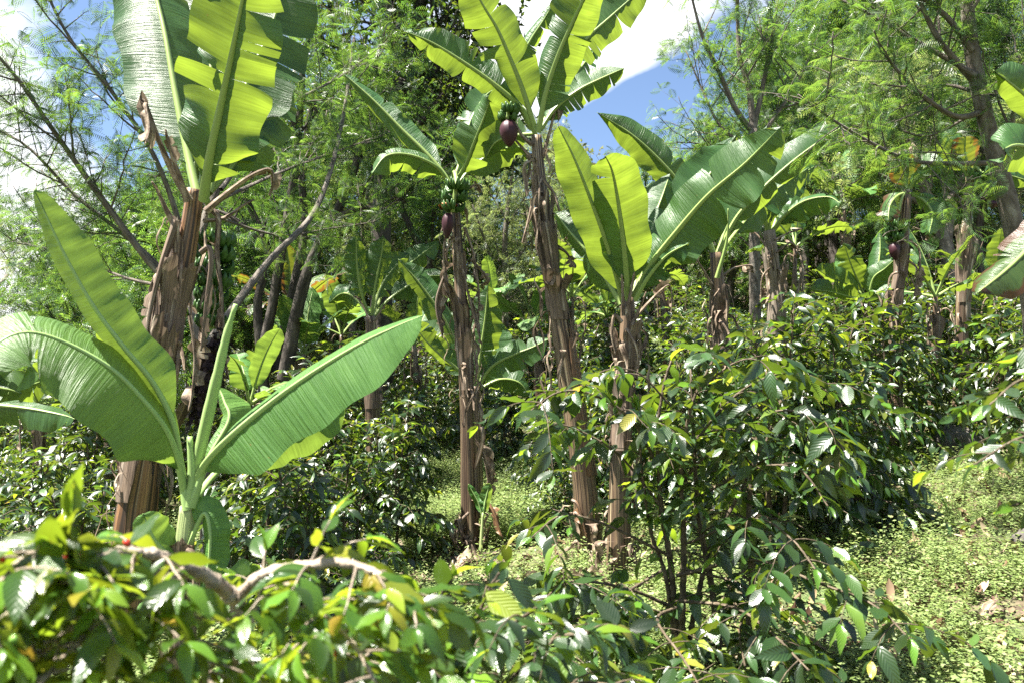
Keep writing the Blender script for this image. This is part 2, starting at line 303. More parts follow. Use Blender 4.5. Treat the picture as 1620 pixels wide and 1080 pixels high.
def rock_mat():
    m, t, b, out = new_mat('rock')
    tcn = nd(t, 'ShaderNodeTexCoord'); f = nd(t, 'ShaderNodeTexNoise', i_Scale=7.0, i_Detail=10.0, i_Roughness=.7); t.links.new(tcn.outputs['Object'], f.inputs['Vector'])
    c1 = ramp(t, [(.3, (.03, .027, .024)), (.5, (.09, .08, .07)), (.7, (.17, .155, .14))]); t.links.new(f.outputs[0], c1.inputs[0]); t.links.new(c1.outputs[0], b.inputs['Base Color']); b.inputs['Roughness'].default_value = .9
    bp = nd(t, 'ShaderNodeBump'); bp.inputs['Strength'].default_value = .9; bp.inputs['Distance'].default_value = .03; t.links.new(f.outputs[0], bp.inputs['Height']); t.links.new(bp.outputs[0], b.inputs['Normal'])
    return m
M_SOIL = ground_mat(); M_ROCK = rock_mat()
M_CHERRY = fibre_mat('ripe_cherry', [(.4, (.4, .02, .02)), (.6, (.5, .06, .03))], 3, 3, .3, 0, 0)
M_CHERRY_G = fibre_mat('green_cherry', [(.4, (.12, .25, .04)), (.6, (.2, .34, .07))], 3, 3, .3, 0, 0)
M_HAIRRIB = M_RIB
# ------------------------------------------------------------------ banana plants
def prof(t):
    t = np.clip(t, 0, 1)
    return np.minimum(1, t / .17) ** .62 * (1 - np.clip((t - .55) / .45, 0, 1) ** 2.4) ** .62 * (.88 + .12 * np.sin(t * math.pi))
def vinterp(t, ts, A): return np.stack([np.interp(t, ts, A[:, k]) for k in range(3)], -1)
def blade(mb, mid, S, N, wL, wR, aL, aR, rng, tears=0, wave=.02, droop=.35, gap=.35, jag=.22, pl=prof):
    n = len(mid); ts = np.linspace(0, 1, n); L = np.linalg.norm(np.diff(mid, axis=0), axis=1).sum(); T = unit(np.gradient(mid, axis=0))
    ph = rng.uniform(0, 6.28, 6)
    for sg, W_, a in ((1, wL, aL), (-1, wR, aR)):
        if W_ <= 0: continue
        k = tears if np.isscalar(tears) else tears[0 if sg == 1 else 1]
        cuts = np.sort(rng.uniform(.08, .97, k)) if k else np.array([])
        cuts = [c for i, c in enumerate(cuts) if i == 0 or c - cuts[i - 1] > .02]
        bs = np.concatenate([[0], cuts, [1]])
        for b0, b1 in zip(bs[:-1], bs[1:]):
            rows = max(4, int(math.ceil((b1 - b0) * 44))); cols = 7
            t = np.linspace(b0, b1, rows)[:, None] * np.ones((1, cols)); u = np.linspace(0, 1, cols)[None, :] * np.ones((rows, 1))
            c = (b0 + b1) / 2; g = gap * rng.uniform(.1, 1) if k else 0
            tl = t + (c - t) * g * u ** 2.5 * (1 if k else 0)
            da = rng.normal(0, jag) if k else 0
            m = vinterp(t, ts, mid); Si = unit(vinterp(t, ts, S)); Ni = unit(vinterp(t, ts, N)); Ti = unit(vinterp(t, ts, T))
            w = W_ * pl(t) * (1 + .05 * np.sin(t * 23 + ph[0]) * u)
            ang = a + (da * u) + droop * u * .5
            off = (np.cos(ang)[..., None] * sg * Si + np.sin(ang)[..., None] * Ni) * (w * u)[..., None]
            wv = wave * u ** 1.4 * (np.sin(t * L * 9 + ph[1] + sg) + .7 * np.sin(t * L * 17 + ph[2]) + .5 * np.sin(t * L * 33 + ph[3] * sg)) * np.minimum(1, pl(t) * 1.5)
            # fine pleats that follow the side veins
            wv = wv + .003 * np.minimum(u * 4, 1) * np.sin(t * L * 75 + u * 1.5 + ph[4])
            V = m + off + Ti * ((tl - t) * L + .12 * w * u)[..., None] + Ni * wv[..., None]
            U = np.stack([.5 + sg * u * .5, t * L], -1)
            mb.grid(V if sg == 1 else V[:, ::-1], U if sg == 1 else U[:, ::-1])
class Banana:
    def __init__(s, name, base, label, group='banana plants', seed=0, leafmat=None, ribmat=None, cat='banana plant'):
        s.base = np.asarray(base, float); s.root = thing(name, tuple(base), label, cat, group); s.rng = np.random.default_rng(seed + 100)
        s.lm = leafmat or M_BAN; s.rm = ribmat or M_RIB
    def trunk(s, path, radii, mat=None, n=40, rough=.09):
        p = smooth_path(path, n); r = np.interp(np.linspace(0, 1, n), np.linspace(0, 1, len(radii)), radii)
        st = np.zeros(n)
        for k in range(6):
            c = s.rng.uniform(.05, .95); st += .05 * np.where(np.linspace(0, 1, n) < c, 1 - (c - np.linspace(0, 1, n)) * 2, 0).clip(0, 1)
        s.tp, s.tr = p, r
        m = MB(); m.tube(p, r * (1 + st * .5), 26, 1.0, True, rough, s.rng.uniform(0, 6)); m.build('trunk', mat or M_STEM, s.root, s.base)
        s.crown = p[-1]
    def _leaf(s, mid_all, nb, S, N, wL, wR, aL, aR, tears, wave, mat, rib, droop, prad, name='leaf', gap=.35, jag=.22):
        m = MB(); blade(m, mid_all[nb:], S[nb:], N[nb:], wL, wR, aL, aR, s.rng, tears, wave, droop, gap, jag)
        o = m.build(name, mat, s.root, s.base)
        r = MB(); n = len(mid_all); tt = np.linspace(0, 1, n)
        tip = mid_all.copy(); tip = tip + N * .004
        r.tube(tip, prad * (1 - tt) ** .8 + .0025, 7); r.build('midrib', rib, o, s.base)
        return o
    def leaf_px(s, pts, d, wL, wR=None, aL=.5, aR=.5, pet=.18, tears=0, wave=.018, mat=None, rib=None, droop=.3, prad=.02, n=46, gap=.35, jag=.22):
        """midrib through photo points; d: depth at each end or per point; aL/aR turn each half away from (+) or towards (-) the viewer"""
        wR = wL if wR is None else wR
        k = len(pts); ds = np.full(k, d, float) if np.isscalar(d) else np.interp(np.linspace(0, 1, k), np.linspace(0, 1, len(d)), d)
        w = smooth_path([P(x, y, z) for (x, y), z in zip(pts, ds)], n)
        T = unit(np.gradient(w, axis=0)); V = unit(w - EYE); S = unit(np.cross(T, V)); N = np.cross(S, T)
        return s._leaf(w, int(pet * n), S, N, wL, wR, aL, aR, tears, wave, mat or s.lm, rib or s.rm, droop, prad, gap=gap, jag=jag)
    def leaf_gen(s, az, elev, length, width, bend, tears=3, a=-.25, start=None, pet=.22, mat=None, roll=0, prad=.02, droop=.35, wave=.018):
        o = s.crown if start is None else start; n = 34
        e = elev - bend * np.linspace(0, 1, n) ** 1.6
        h = np.array([math.cos(az), math.sin(az), 0])
        step = length / (n - 1)
        d = np.cos(e)[:, None] * h + np.sin(e)[:, None] * np.array([0, 0, 1.0])
        w = o + np.concatenate([[np.zeros(3)], np.cumsum(d[:-1] * step, axis=0)])
        T = unit(np.gradient(w, axis=0)); S = np.tile(np.cross((0, 0, 1), h), (n, 1)); N = unit(np.cross(S, T))
        r = roll * np.linspace(.3, 1, n)[:, None]
        S, N = np.cos(r) * S + np.sin(r) * N, -np.sin(r) * S + np.cos(r) * N
        return s._leaf(w, int(pet * n), S, N, width, width, a, a, tears, wave, mat or s.lm, s.rm, droop, prad)
    def crown_gen(s, k, length, width, az0=0, emin=.5, emax=1.45, tears=4, bend=1.1, mat=None):
        for i in range(k):
            f = i / max(1, k - 1)
            s.leaf_gen(az0 + i * 2.4 + s.rng.normal(0, .2), emax + (emin - emax) * f + s.rng.normal(0, .08), length * s.rng.uniform(.8, 1.1), width * s.rng.uniform(.85, 1.1),
                       bend * (.35 + .9 * f) * s.rng.uniform(.8, 1.25), int(tears * (.3 + f) * s.rng.uniform(.6, 1.4)), s.rng.uniform(-.45, .25), roll=s.rng.normal(0, .35), mat=mat)
    def dead_px(s, pts, d, w=.1, n=30, pet=.45, rad=.018, mat=None):
        k = len(pts); ds = np.full(k, d, float) if np.isscalar(d) else np.interp(np.linspace(0, 1, k), np.linspace(0, 1, len(d)), d)
        s._dead(smooth_path([P(x, y, z) for (x, y), z in zip(pts, ds)], n), w, pet, rad, mat)
    def _dead(s, p, w, pet, rad, mat=None):
        n = len(p); T = unit(np.gradient(p, axis=0)); V = unit(p - EYE); S = unit(np.cross(T, V)); N = np.cross(S, T)
        q = s.rng.uniform(-.7, .7); S, N = math.cos(q) * S + math.sin(q) * N, -math.sin(q) * S + math.cos(q) * N
        m = MB(); nb = int(pet * n)
        m.tube(p, np.linspace(rad, .006, n), 7, 1, True, .15)
        if w > 0:
            blade(m, p[nb:], S[nb:], N[nb:], w, w * .8, s.rng.uniform(.6, 1.2), s.rng.uniform(.5, 1.1), s.rng, 3, .035, .9, .5, .5)
        m.build('dead_leaf', mat or M_DRYL, s.root, s.base)
    def dead_gen(s, az, out=.25, down=.9, w=.1, start=None):
        o = s.crown - np.array([0, 0, s.rng.uniform(.05, .3)]) if start is None else np.asarray(start)
        h = np.array([math.cos(az), math.sin(az), 0]); z = np.array([0, 0, 1.0])
        p = smooth_path([o, o + h * out * .6 + z * .08, o + h * out + z * -.1 * down, o + h * out * 1.05 - z * .5 * down, o + h * out * .85 - z * down], 26)
        s._dead(p, w, s.rng.uniform(.4, .6), .014)
    def sheath(s, f0, f1, th, arc=1.7, peel=.07, curl=.06, mat=None, off=.008):
        """a dry sheath wrapped on the stem between two heights (fractions), peeling and curling over at its top"""
        rows, cols = 26, 17; n = len(s.tp); ti = np.linspace(0, 1, n)
        V = np.zeros((rows, cols, 3)); U = np.zeros((rows, cols, 2)); ph = s.rng.uniform(0, 6, 4)
        for i, t in enumerate(np.linspace(0, 1, rows)):
            for j, u in enumerate(np.linspace(-1, 1, cols)):
                tt = t * (1 + .16 * math.sin(u * 2.6 + ph[0]) + .09 * math.sin(u * 6 + ph[1]) + .05 * math.sin(u * 15 + ph[3]))
                f = f0 + (f1 - f0) * min(1.05, tt); c = vinterp(np.array(min(f, 1)), ti, s.tp); r = np.interp(f, ti, s.tr)
                lift = peel * ss(tt, .45, 1.0) * (1 + .35 * math.sin(u * 3 + ph[2])) + .02 * abs(u) ** 2 * (0.5 + .5 * math.sin(t * 9 + ph[3]))
                k = th + arc * u * .5 * (1 - .35 * ss(tt, .6, 1))
                rr = r * 1.07 + off + lift
                V[i, j] = c + np.array([math.cos(k) * rr, math.sin(k) * rr, -curl * float(ss(tt, .78, 1.05)) * (1 + .5 * math.sin(u * 4 + ph[1]))])
                U[i, j] = (u * .5, t * (f1 - f0) * 3)
        m = MB(); m.grid(V, U); m.build('dry_sheath', mat or M_DRY, s.root, s.base)
    def rags(s, k, f0=.2, f1=1.0, L=(.15, .5), w=(.008, .03), side=None):
        """torn dry strips that hang off the stem"""
        rng = s.rng; m = MB(); ti = np.linspace(0, 1, len(s.tp))
        for _ in range(k):
            f = rng.uniform(f0, f1); c = vinterp(np.array(f), ti, s.tp); r = np.interp(f, ti, s.tr) * 1.12 + .015; a = rng.uniform(0, 6.28) if side is None else rng.normal(side, .8); h = np.array([math.cos(a), math.sin(a), 0]); g = np.array([-h[1], h[0], 0])
            n = 12; t = np.linspace(0, 1, n)[:, None]; l = rng.uniform(*L); o = rng.uniform(.0, .12)
            p = c + h * (r + o * np.sin(t * 2.6) + .02 * np.sin(t * 9 + rng.uniform(0, 6))) + g * (rng.normal(0, .06) * t + .015 * np.sin(t * 7 + rng.uniform(0, 6))) + np.array([0, 0, 1]) * (.05 * np.sin(t * 3) - l * t ** 1.3)
            tw = rng.uniform(-1.5, 1.5) * t + rng.uniform(-.5, .5); sd = np.cos(tw) * g + np.sin(tw) * h; ww = rng.uniform(*w) * (1 - .6 * t) * (1 + .3 * np.sin(t * 11))
            m.grid(np.stack([p - sd * ww, p + h * ww * .4, p + sd * ww], 1), np.stack([np.tile([.3, .5, .7], (n, 1)) + rng.uniform(0, 3), np.tile(t * l, (1, 3))], -1))
        tag(m.build('dry_strips', M_DRYL, s.root, s.base), kind='stuff')
    def bunch(s, top, bot, hands=5, rad=.11, fl=.14, seed=0):
        rng = np.random.default_rng(seed); top = np.asarray(top); bot = np.asarray(bot)
        st = MB(); st.tube(smooth_path([s.crown, (s.crown + top) / 2 + np.array([0, 0, .12]), top, (top + bot) / 2, bot], 20), .022, 8)
        so_ = st.build('fruit_bunch', M_RIB, s.root, s.base)
        for h in range(hands):
            m = MB(); c = top + (bot - top) * (h + .5) / hands; a0 = rng.uniform(0, 6.28); sc_ = 1 - .35 * h / hands
            nf = 11
            for row in range(2):
                for k in range(nf):
                    a = a0 + (k / nf) * 6.28 * .8 + rng.normal(0, .05) + row * .15; hd = np.array([math.cos(a), math.sin(a), 0])
                    r0 = .03; L = fl * sc_ * rng.uniform(.9, 1.1); z = np.array([0, 0, 1.0])
                    p = smooth_path([c + hd * r0 - z * .01 * row, c + hd * (r0 + L * .45) - z * (.005 + .02 * row), c + hd * (r0 + L * .72) + z * (.03 - .02 * row), c + hd * (rad * sc_ + .03) + z * (L * .55 - .02 * row)], 8)
                    m.tube(p, np.array([.006, .012, .016, .017, .017, .015, .010, .004]) * (.85 + .3 * sc_), 6)
            o = m.build('banana_hand', M_FRUIT, so_, s.base)
    def bud(s, top, bot, rad, mat=None, bract=False):
        top = np.asarray(top, float); bot = np.asarray(bot, float)
        m = MB(); t = np.linspace(0, 1, 14); m.tube(top + (bot - top) * t[:, None], rad * np.sin(np.clip(t * .93 + .05, 0, 1) ** .75 * math.pi) ** .7 + .004, 12, 1, True, .06)
        o = m.build('flower_bud', mat or M_BUD, s.root, s.base)
        if bract:
            for k in range(3):
                b = MB(); n1, n2 = 8, 7; V = np.zeros((n1, n2, 3)); a0 = k * 2.1 + .6
                for i in range(n1):
                    for j in range(n2):
                        a = a0 + (j / (n2 - 1) - .5) * 1.9 * (1 - (i / (n1 - 1)) ** 3 * .7); rr = rad * (.7 + 1.0 * math.sin(i / (n1 - 1) * 2.2))
                        V[i, j] = top + (math.cos(a) * rr, math.sin(a) * rr, .03 + .07 * math.sin(i / (n1 - 1) * 2.6) - .02 * i / n1)
                b.grid(V); b.build('bract', M_BRACT, o, s.base)

# ------------------------------------------------------------------ coffee shrubs
def leaf_tmpl(ts, ws, fold=.3, curl=.28, wavy=.012):
    V = []; U = []
    for t, w in zip(ts, ws):
        z = -curl * t * t
        for sgn in (-1, 0, 1):
            V.append((sgn * w, t, z + abs(sgn) * w * fold + (wavy * math.sin(t * 19 + sgn) if sgn else 0))); U.append((.5 + sgn * w / .44, t))
    Q = []
    for i in range(len(ts) - 1):
        a = i * 3; Q += [(a, a + 1, a + 4, a + 3), (a + 1, a + 2, a + 5, a + 4)]
    return np.array(V), np.array(Q), np.zeros((0, 3), int), np.array(U)
LT_HI = leaf_tmpl([0, .1, .26, .45, .65, .84, .94, 1.0], [.012, .09, .185, .21, .175, .085, .03, .004])
LT_HI2 = leaf_tmpl([0, .1, .26, .45, .65, .84, .94, 1.0], [.012, .08, .17, .2, .165, .08, .03, .004], .5, .6, .03)
LT_HI3 = leaf_tmpl([0, .1, .26, .45, .65, .84, .94, 1.0], [.012, .10, .2, .225, .19, .09, .03, .004], .12, .02, .035)
LT_MID2 = leaf_tmpl([0, .22, .55, .85, 1.0], [.012, .15, .19, .08, .006], .5, .55)
LT_MID = leaf_tmpl([0, .22, .55, .85, 1.0], [.012, .16, .2, .085, .006])
LT_LOW = leaf_tmpl([0, .45, 1.0], [.02, .22, .01], .3, .2, 0)
def leaf_M(rng, D, L, up=1.0, jitter=.45):
    n = len(D); D = unit(D); n0 = np.tile([0, 0, up], (n, 1)) + rng.normal(0, jitter, (n, 3)); X = unit(np.cross(D, n0)); Z = np.cross(X, D)
    L = np.broadcast_to(L, (n,))[:, None]
    return np.stack([X * L, D * L, Z * L], -1)
class Coffee:
    def __init__(s, seed): s.rng = np.random.default_rng(seed); s.wood = MB(); s.LP = []; s.LD = []; s.LL = []; s.YP = []; s.YD = []; s.YL = []
    def leaves_on(s, p, L0, spacing=.06, s0=.25, droop=.35, young=.15):
        """opposite leaf pairs along a twig, a tuft of young leaves at its tip"""
        rng = s.rng; seg = np.linalg.norm(np.diff(p, axis=0), axis=1); Lc = np.concatenate([[0], np.cumsum(seg)]); tot = Lc[-1]
        T = unit(np.gradient(p, axis=0)); k = max(1, int(tot * (1 - s0) / spacing))
        for q in tot * (s0 + (1 - s0) * (np.arange(k) + rng.uniform(.2, .8, k)) / k):
            x = np.array([np.interp(q, Lc, p[:, c]) for c in range(3)]); t = np.array([np.interp(q, Lc, T[:, c]) for c in range(3)])
            side = np.cross(t, (0, 0, 1)); ln = np.linalg.norm(side)
            side = unit(rng.normal(0, 1, 3)) if ln < .3 else side / ln
            for sg in (1, -1):
                if rng.random() < .1: continue
                s.LP.append(x); s.LD.append(t * rng.uniform(.25, .75) + sg * side * rng.uniform(.6, .95) + np.array([0, 0, -droop * .7 + rng.normal(0, .34)])); s.LL.append(L0 * rng.uniform(.45, 1.12))
        for sg in (1, -1):
            side = np.cross(T[-1], (0, 0, 1)) + rng.normal(0, .2, 3)
            dst = (s.YP, s.YD, s.YL) if rng.random() < young * 3 else (s.LP, s.LD, s.LL)
            dst[0].append(p[-1]); dst[1].append(T[-1] * .9 + sg * side * .5 + (0, 0, .05)); dst[2].append(L0 * rng.uniform(.4, .8))
    def twig(s, o, d, L, droop=.5, r=.005):
        n = 8; t = np.linspace(0, 1, n)[:, None]; d = unit(np.asarray(d, float))
        p = o + d * L * t - np.array([0, 0, 1.0]) * droop * L * t * t + np.cumsum(s.rng.normal(0, .012 * L, (n, 3)), axis=0) * t
        s.wood.tube(p, np.linspace(r, r * .4, n), 5)
        return p
    def limb(s, path, r0, r1, L0=.15, every=.1, tl=(.2, .5), s0=.2, droop=.5, spacing=.06, young=.15, n=26, upshoots=0):
        p = smooth_path(path, n); ph_ = smooth_path(path, n * 4); s.wood.tube(ph_ + s.rng.normal(0, r0 * .04, ph_.shape), np.linspace(r0, r1, n * 4) * (1 + .3 * np.abs(np.sin(np.linspace(0, 1, n * 4) * np.linalg.norm(np.diff(p, axis=0), axis=1).sum() * 55)) ** 10), 8, 1, True, .12, s.rng.uniform(0, 6))
        T = unit(np.gradient(p, axis=0)); tot = np.linalg.norm(np.diff(p, axis=0), axis=1).sum(); k = max(1, int(tot * (1 - s0) / every))
        for i, f in enumerate(s0 + (1 - s0) * (np.arange(k) + .5) / k):
            j = min(n - 1, int(f * (n - 1))); t = T[j]
            sd = np.cross(t, (0, 0, 1)); sd = unit(sd) if np.linalg.norm(sd) > .25 else unit(np.array([math.cos(i * 1.57 + s.rng.normal(0, .4)), math.sin(i * 1.57 + s.rng.normal(0, .4)), 0]))
            for sg in (1, -1):
                if s.rng.random() < .25: continue
                d = sd * sg * s.rng.uniform(.6, 1) + t * s.rng.uniform(.1, .6) + np.array([0, 0, s.rng.uniform(-.1, .45)])
                tw = s.twig(p[j], d, s.rng.uniform(*tl), droop, .0034)
                s.leaves_on(tw, L0, spacing, .15, young=young)
            if s.rng.random() < upshoots:
                tw = s.twig(p[j], np.array([s.rng.normal(0, .2), s.rng.normal(0, .2), 1]), s.rng.uniform(.05, .12), .05, .004); s.leaves_on(tw, L0, spacing, .2, 0, young)
        s.leaves_on(p[int(n * .55):], L0, spacing, .1, young=young)
    def bush(s, H, Rd, stems=3, L0=.14, node=.1, spacing=.07, low=.15, young=.12, o=(0, 0, 0)):
        rng = s.rng
        for k in range(stems):
            a = k * 6.28 / stems + rng.uniform(-.5, .5); b0 = np.array([math.cos(a), math.sin(a), 0]) * .06; lean = rng.uniform(.12, .38) * Rd
            top = np.array([math.cos(a) * lean, math.sin(a) * lean, H * rng.uniform(.82, 1.0)])
            p = smooth_path([b0, b0 * 2 + (0, 0, H * .3), (b0 + top) / 2 + rng.normal(0, .05, 3) + (0, 0, .1), top], 24) + np.asarray(o); s.wood.tube(p, np.linspace(.024, .006, 24), 7, 1, True, .1)
            T = unit(np.gradient(p, axis=0)); nn = int(H * (1 - low) / node)
            for i in range(nn):
                f = low + (1 - low) * (i + rng.uniform(.3, .7)) / nn; j = int(f * 23); az = i * 1.57 + rng.normal(0, .35) + a
                Lb = Rd * (.28 + .75 * (1 - f) ** .65) * rng.uniform(.65, 1.1)
                for sg in (0, math.pi):
                    e = .2 + .6 * f + rng.normal(0, .15)
                    d = np.array([math.cos(az + sg) * math.cos(e), math.sin(az + sg) * math.cos(e), math.sin(e)])
                    tw = s.twig(p[j], d, Lb, .35 + .25 * (1 - f), .006); s.leaves_on(tw, L0, spacing, .3, young=young)
            s.leaves_on(p[15:], L0, spacing, .3, 0, young)
    def build(s, root, origin=(0, 0, 0), tmpl=LT_MID, mat=None, wood=None, clip=None):
        s.wood.build('branches', wood or M_TWIGD, root, origin)
        for nm, P_, D_, L_, mt in (('foliage', s.LP, s.LD, s.LL, mat or M_COFFEE), ('young_leaves', s.YP, s.YD, s.YL, M_COFFEE_Y)):
            if not P_: continue
            m = MB(); tl_ = {id(LT_HI): (LT_HI, LT_HI2, LT_HI3), id(LT_MID): (LT_MID, LT_MID2)}.get(id(tmpl), (tmpl,)); MM = leaf_M(s.rng, np.array(D_), np.array(L_)); PP = np.array(P_); wh = s.rng.integers(0, len(tl_), len(PP))
            for w_, t_ in enumerate(tl_): m.inst(t_, MM[wh == w_], PP[wh == w_])
            m.build(nm, mt, root, origin)

# ------------------------------------------------------------------ trees
def frond_tmpl(pairs=11, wid=.34, leaf=.055, bip=False):
    V = []; T = []; Q = []
    for i in range(pairs):
        t = .12 + .86 * i / (pairs - 1); w = wid * math.sin(min(1, (t * 1.02)) ** .8 * math.pi * .92 + .22) ** .8; z = -.28 * t * t
        for sg in (-1, 1):
            b = len(V); ex, ey = sg * w, t + w * .55
            V += [(0, t, z), (ex * .5, t + w * .28 - leaf, z + .01), (ex, ey, z - .06 - .1 * w), (ex * .5, t + w * .28 + leaf, z + .02)]
            Q += [(b, b + 1, b + 2, b + 3)] if sg > 0 else [(b, b + 3, b + 2, b + 1)]
    b = len(V); V += [(-.01, 0, 0), (.01, 0, 0), (.006, 1, -.28), (-.006, 1, -.28)]; Q.append((b, b + 1, b + 2, b + 3))
    V = np.array(V); return V, np.array(Q), np.zeros((0, 3), int), V[:, :2].copy()
FT_HI = frond_tmpl(12, .36, .017); FT_MID = frond_tmpl(9, .38, .026); FT_LOW = frond_tmpl(6, .42, .042)
BL_T = leaf_tmpl([0, .4, 1.0], [.03, .27, .02], .25, .15, 0)
class Tree:
    def __init__(s, seed): s.rng = np.random.default_rng(seed); s.wood = MB(); s.P = []; s.D = []
    def stem(s, path, r0, r1, n=30, sides=12):
        p = smooth_path(path, n); s.wood.tube(p, np.linspace(r0, r1, n), sides, 1, True, .07, s.rng.uniform(0, 6)); return p
    def twigs(s, p, every=.25, L=(.4, .8), s0=.15, up=.2, fr=.09, r=.008, sub=True, spread=1.0):
        rng = s.rng; n = len(p); tot = np.linalg.norm(np.diff(p, axis=0), axis=1).sum(); T = unit(np.gradient(p, axis=0)); k = max(1, int(tot * (1 - s0) / every))
        for i in range(k):
            f = s0 + (1 - s0) * (i + rng.random()) / k; j = min(n - 1, int(f * (n - 1)))
            d = unit(T[j] * rng.uniform(.3, .9) + unit(rng.normal(0, 1, 3)) * spread + np.array([0, 0, up])); Lt = rng.uniform(*L)
            m = 6; t = np.linspace(0, 1, m)[:, None]; q = p[j] + d * Lt * t + np.array([0, 0, -.12 * Lt]) * t * t + np.cumsum(rng.normal(0, .03 * Lt, (m, 3)), axis=0) * t
            s.wood.tube(q, np.linspace(r, r * .35, m), 4); s.fronds(q, fr)
    def fronds(s, q, fr):
        rng = s.rng; tot = np.linalg.norm(np.diff(q, axis=0), axis=1).sum(); t = unit(q[-1] - q[0]); k = max(2, int(tot / fr))
        for f in np.linspace(.15, 1, k):
            x = q[0] + (q[-1] - q[0]) * f
            j = min(len(q) - 1, int(f * (len(q) - 1))); x = q[j]
            s.P.append(x + rng.normal(0, .01, 3)); s.D.append(t * .5 + unit(rng.normal(0, 1, 3)) * .9 + np.array([0, 0, -.12]))
        for _ in range(2): s.P.append(q[-1]); s.D.append(t + rng.normal(0, .5, 3))
    def limb(s, p, r, k, L, levels=1, s0=.25, up=.35, every=.25, tw=(.35, .7), fr=.09, ang=.9, frs=1.0):
        """secondary boughs from a limb, each carrying leafy twigs"""
        rng = s.rng; n = len(p); T = unit(np.gradient(p, axis=0))
        for i in range(k):
            f = s0 + (1 - s0) * (i + rng.uniform(.2, .9)) / k; j = min(n - 1, int(f * (n - 1)))
            d = unit(T[j] * rng.uniform(.4, .9) + unit(rng.normal(0, 1, 3)) * ang + np.array([0, 0, up])); Lb = L * (1 - .45 * f) * rng.uniform(.6, 1.2)
            m = 12; t = np.linspace(0, 1, m)[:, None]; q = p[j] + d * Lb * t + np.array([0, 0, .14 * Lb]) * t * t + np.cumsum(rng.normal(0, .018 * Lb, (m, 3)), axis=0) * t
            rb = r * (1 - .6 * f) * rng.uniform(.35, .6); s.wood.tube(q, np.linspace(rb, max(.006, rb * .25), m), 6)
            if levels > 1: s.limb(q, rb, max(2, int(k * .6)), Lb * .5, levels - 1, .3, up, every, tw, fr, ang)
            s.twigs(q, every, tw, .3, .1, fr, max(.004, rb * .2))
    def build(s, root, origin=(0, 0, 0), tmpl=FT_MID, size=.32, mat=None, bark=None, jit=.6, name='crown'):
        s.wood.build('trunk', bark or M_BARK, root, origin)
        if s.P:
            n = len(s.P); m = MB(); m.inst(tmpl, leaf_M(s.rng, np.array(s.D), size * s.rng.uniform(.6, 1.2, n), 1, jit), np.array(s.P)); m.build(name, mat or M_FEATHER, root, origin)
        return len(s.P)
# ------------------------------------------------------------------ ground
def build_ground():
    xs = np.concatenate([-np.geomspace(400, 14, 26), np.linspace(-13.8, 13.8, 185), np.geomspace(14, 400, 26)])
    ys = np.concatenate([-np.geomspace(60, 1.2, 14), np.linspace(-1, 24, 168), np.geomspace(24.3, 600, 44)])
    X, Y = np.meshgrid(xs, ys); m = MB(); m.grid(np.stack([X, Y, ground(X, Y)], -1)); tag(m.build('ground', M_SOIL), kind='structure')
build_ground()
rng0 = np.random.default_rng(5)
def sprig(rng, leaves, h, ll):
    V = []; Q = []
    for k in range(leaves):
        a = k * 2.4 + rng.uniform(-.4, .4); z = h * (k + .6) / leaves; hd = np.array([math.cos(a), math.sin(a), 0]); sd = np.array([-hd[1], hd[0], 0]); c = np.array([0, 0, z]); up = rng.uniform(-.15, .5)
        L = ll * rng.uniform(.7, 1.2); w = L * .3; b = len(V)
        V += [c, c + hd * L * .5 - sd * w + (0, 0, up * L * .5), c + hd * L + (0, 0, up * L * .6), c + hd * L * .5 + sd * w + (0, 0, up * L * .5)]; Q.append((b, b + 1, b + 2, b + 3))
    return np.array(V), np.array(Q), np.zeros((0, 3), int), np.zeros((len(V), 2))
def scatter(tm, x, y, sc_, rng, tilt=.25):
    n = len(x); a = rng.uniform(0, 6.28, n); Z = unit(np.stack([rng.normal(0, tilt, n), rng.normal(0, tilt, n), np.ones(n)], -1)); X = unit(np.cross(np.stack([np.cos(a), np.sin(a), np.zeros(n)], -1), Z)); Y = np.cross(Z, X)
    return np.stack([X, Y, Z], -1) * sc_[:, None, None], np.stack([x, y, ground(x, y)], -1)
def patch(x, y): return np.sin(x * 1.7 + 2 * np.sin(y * .9)) * np.sin(y * 1.9 + 1.5 * np.sin(x * 1.1 + 1)) + .6 * np.sin(x * 4.3 + y * 2.1) * np.sin(y * 5.2 - x * 1.7)
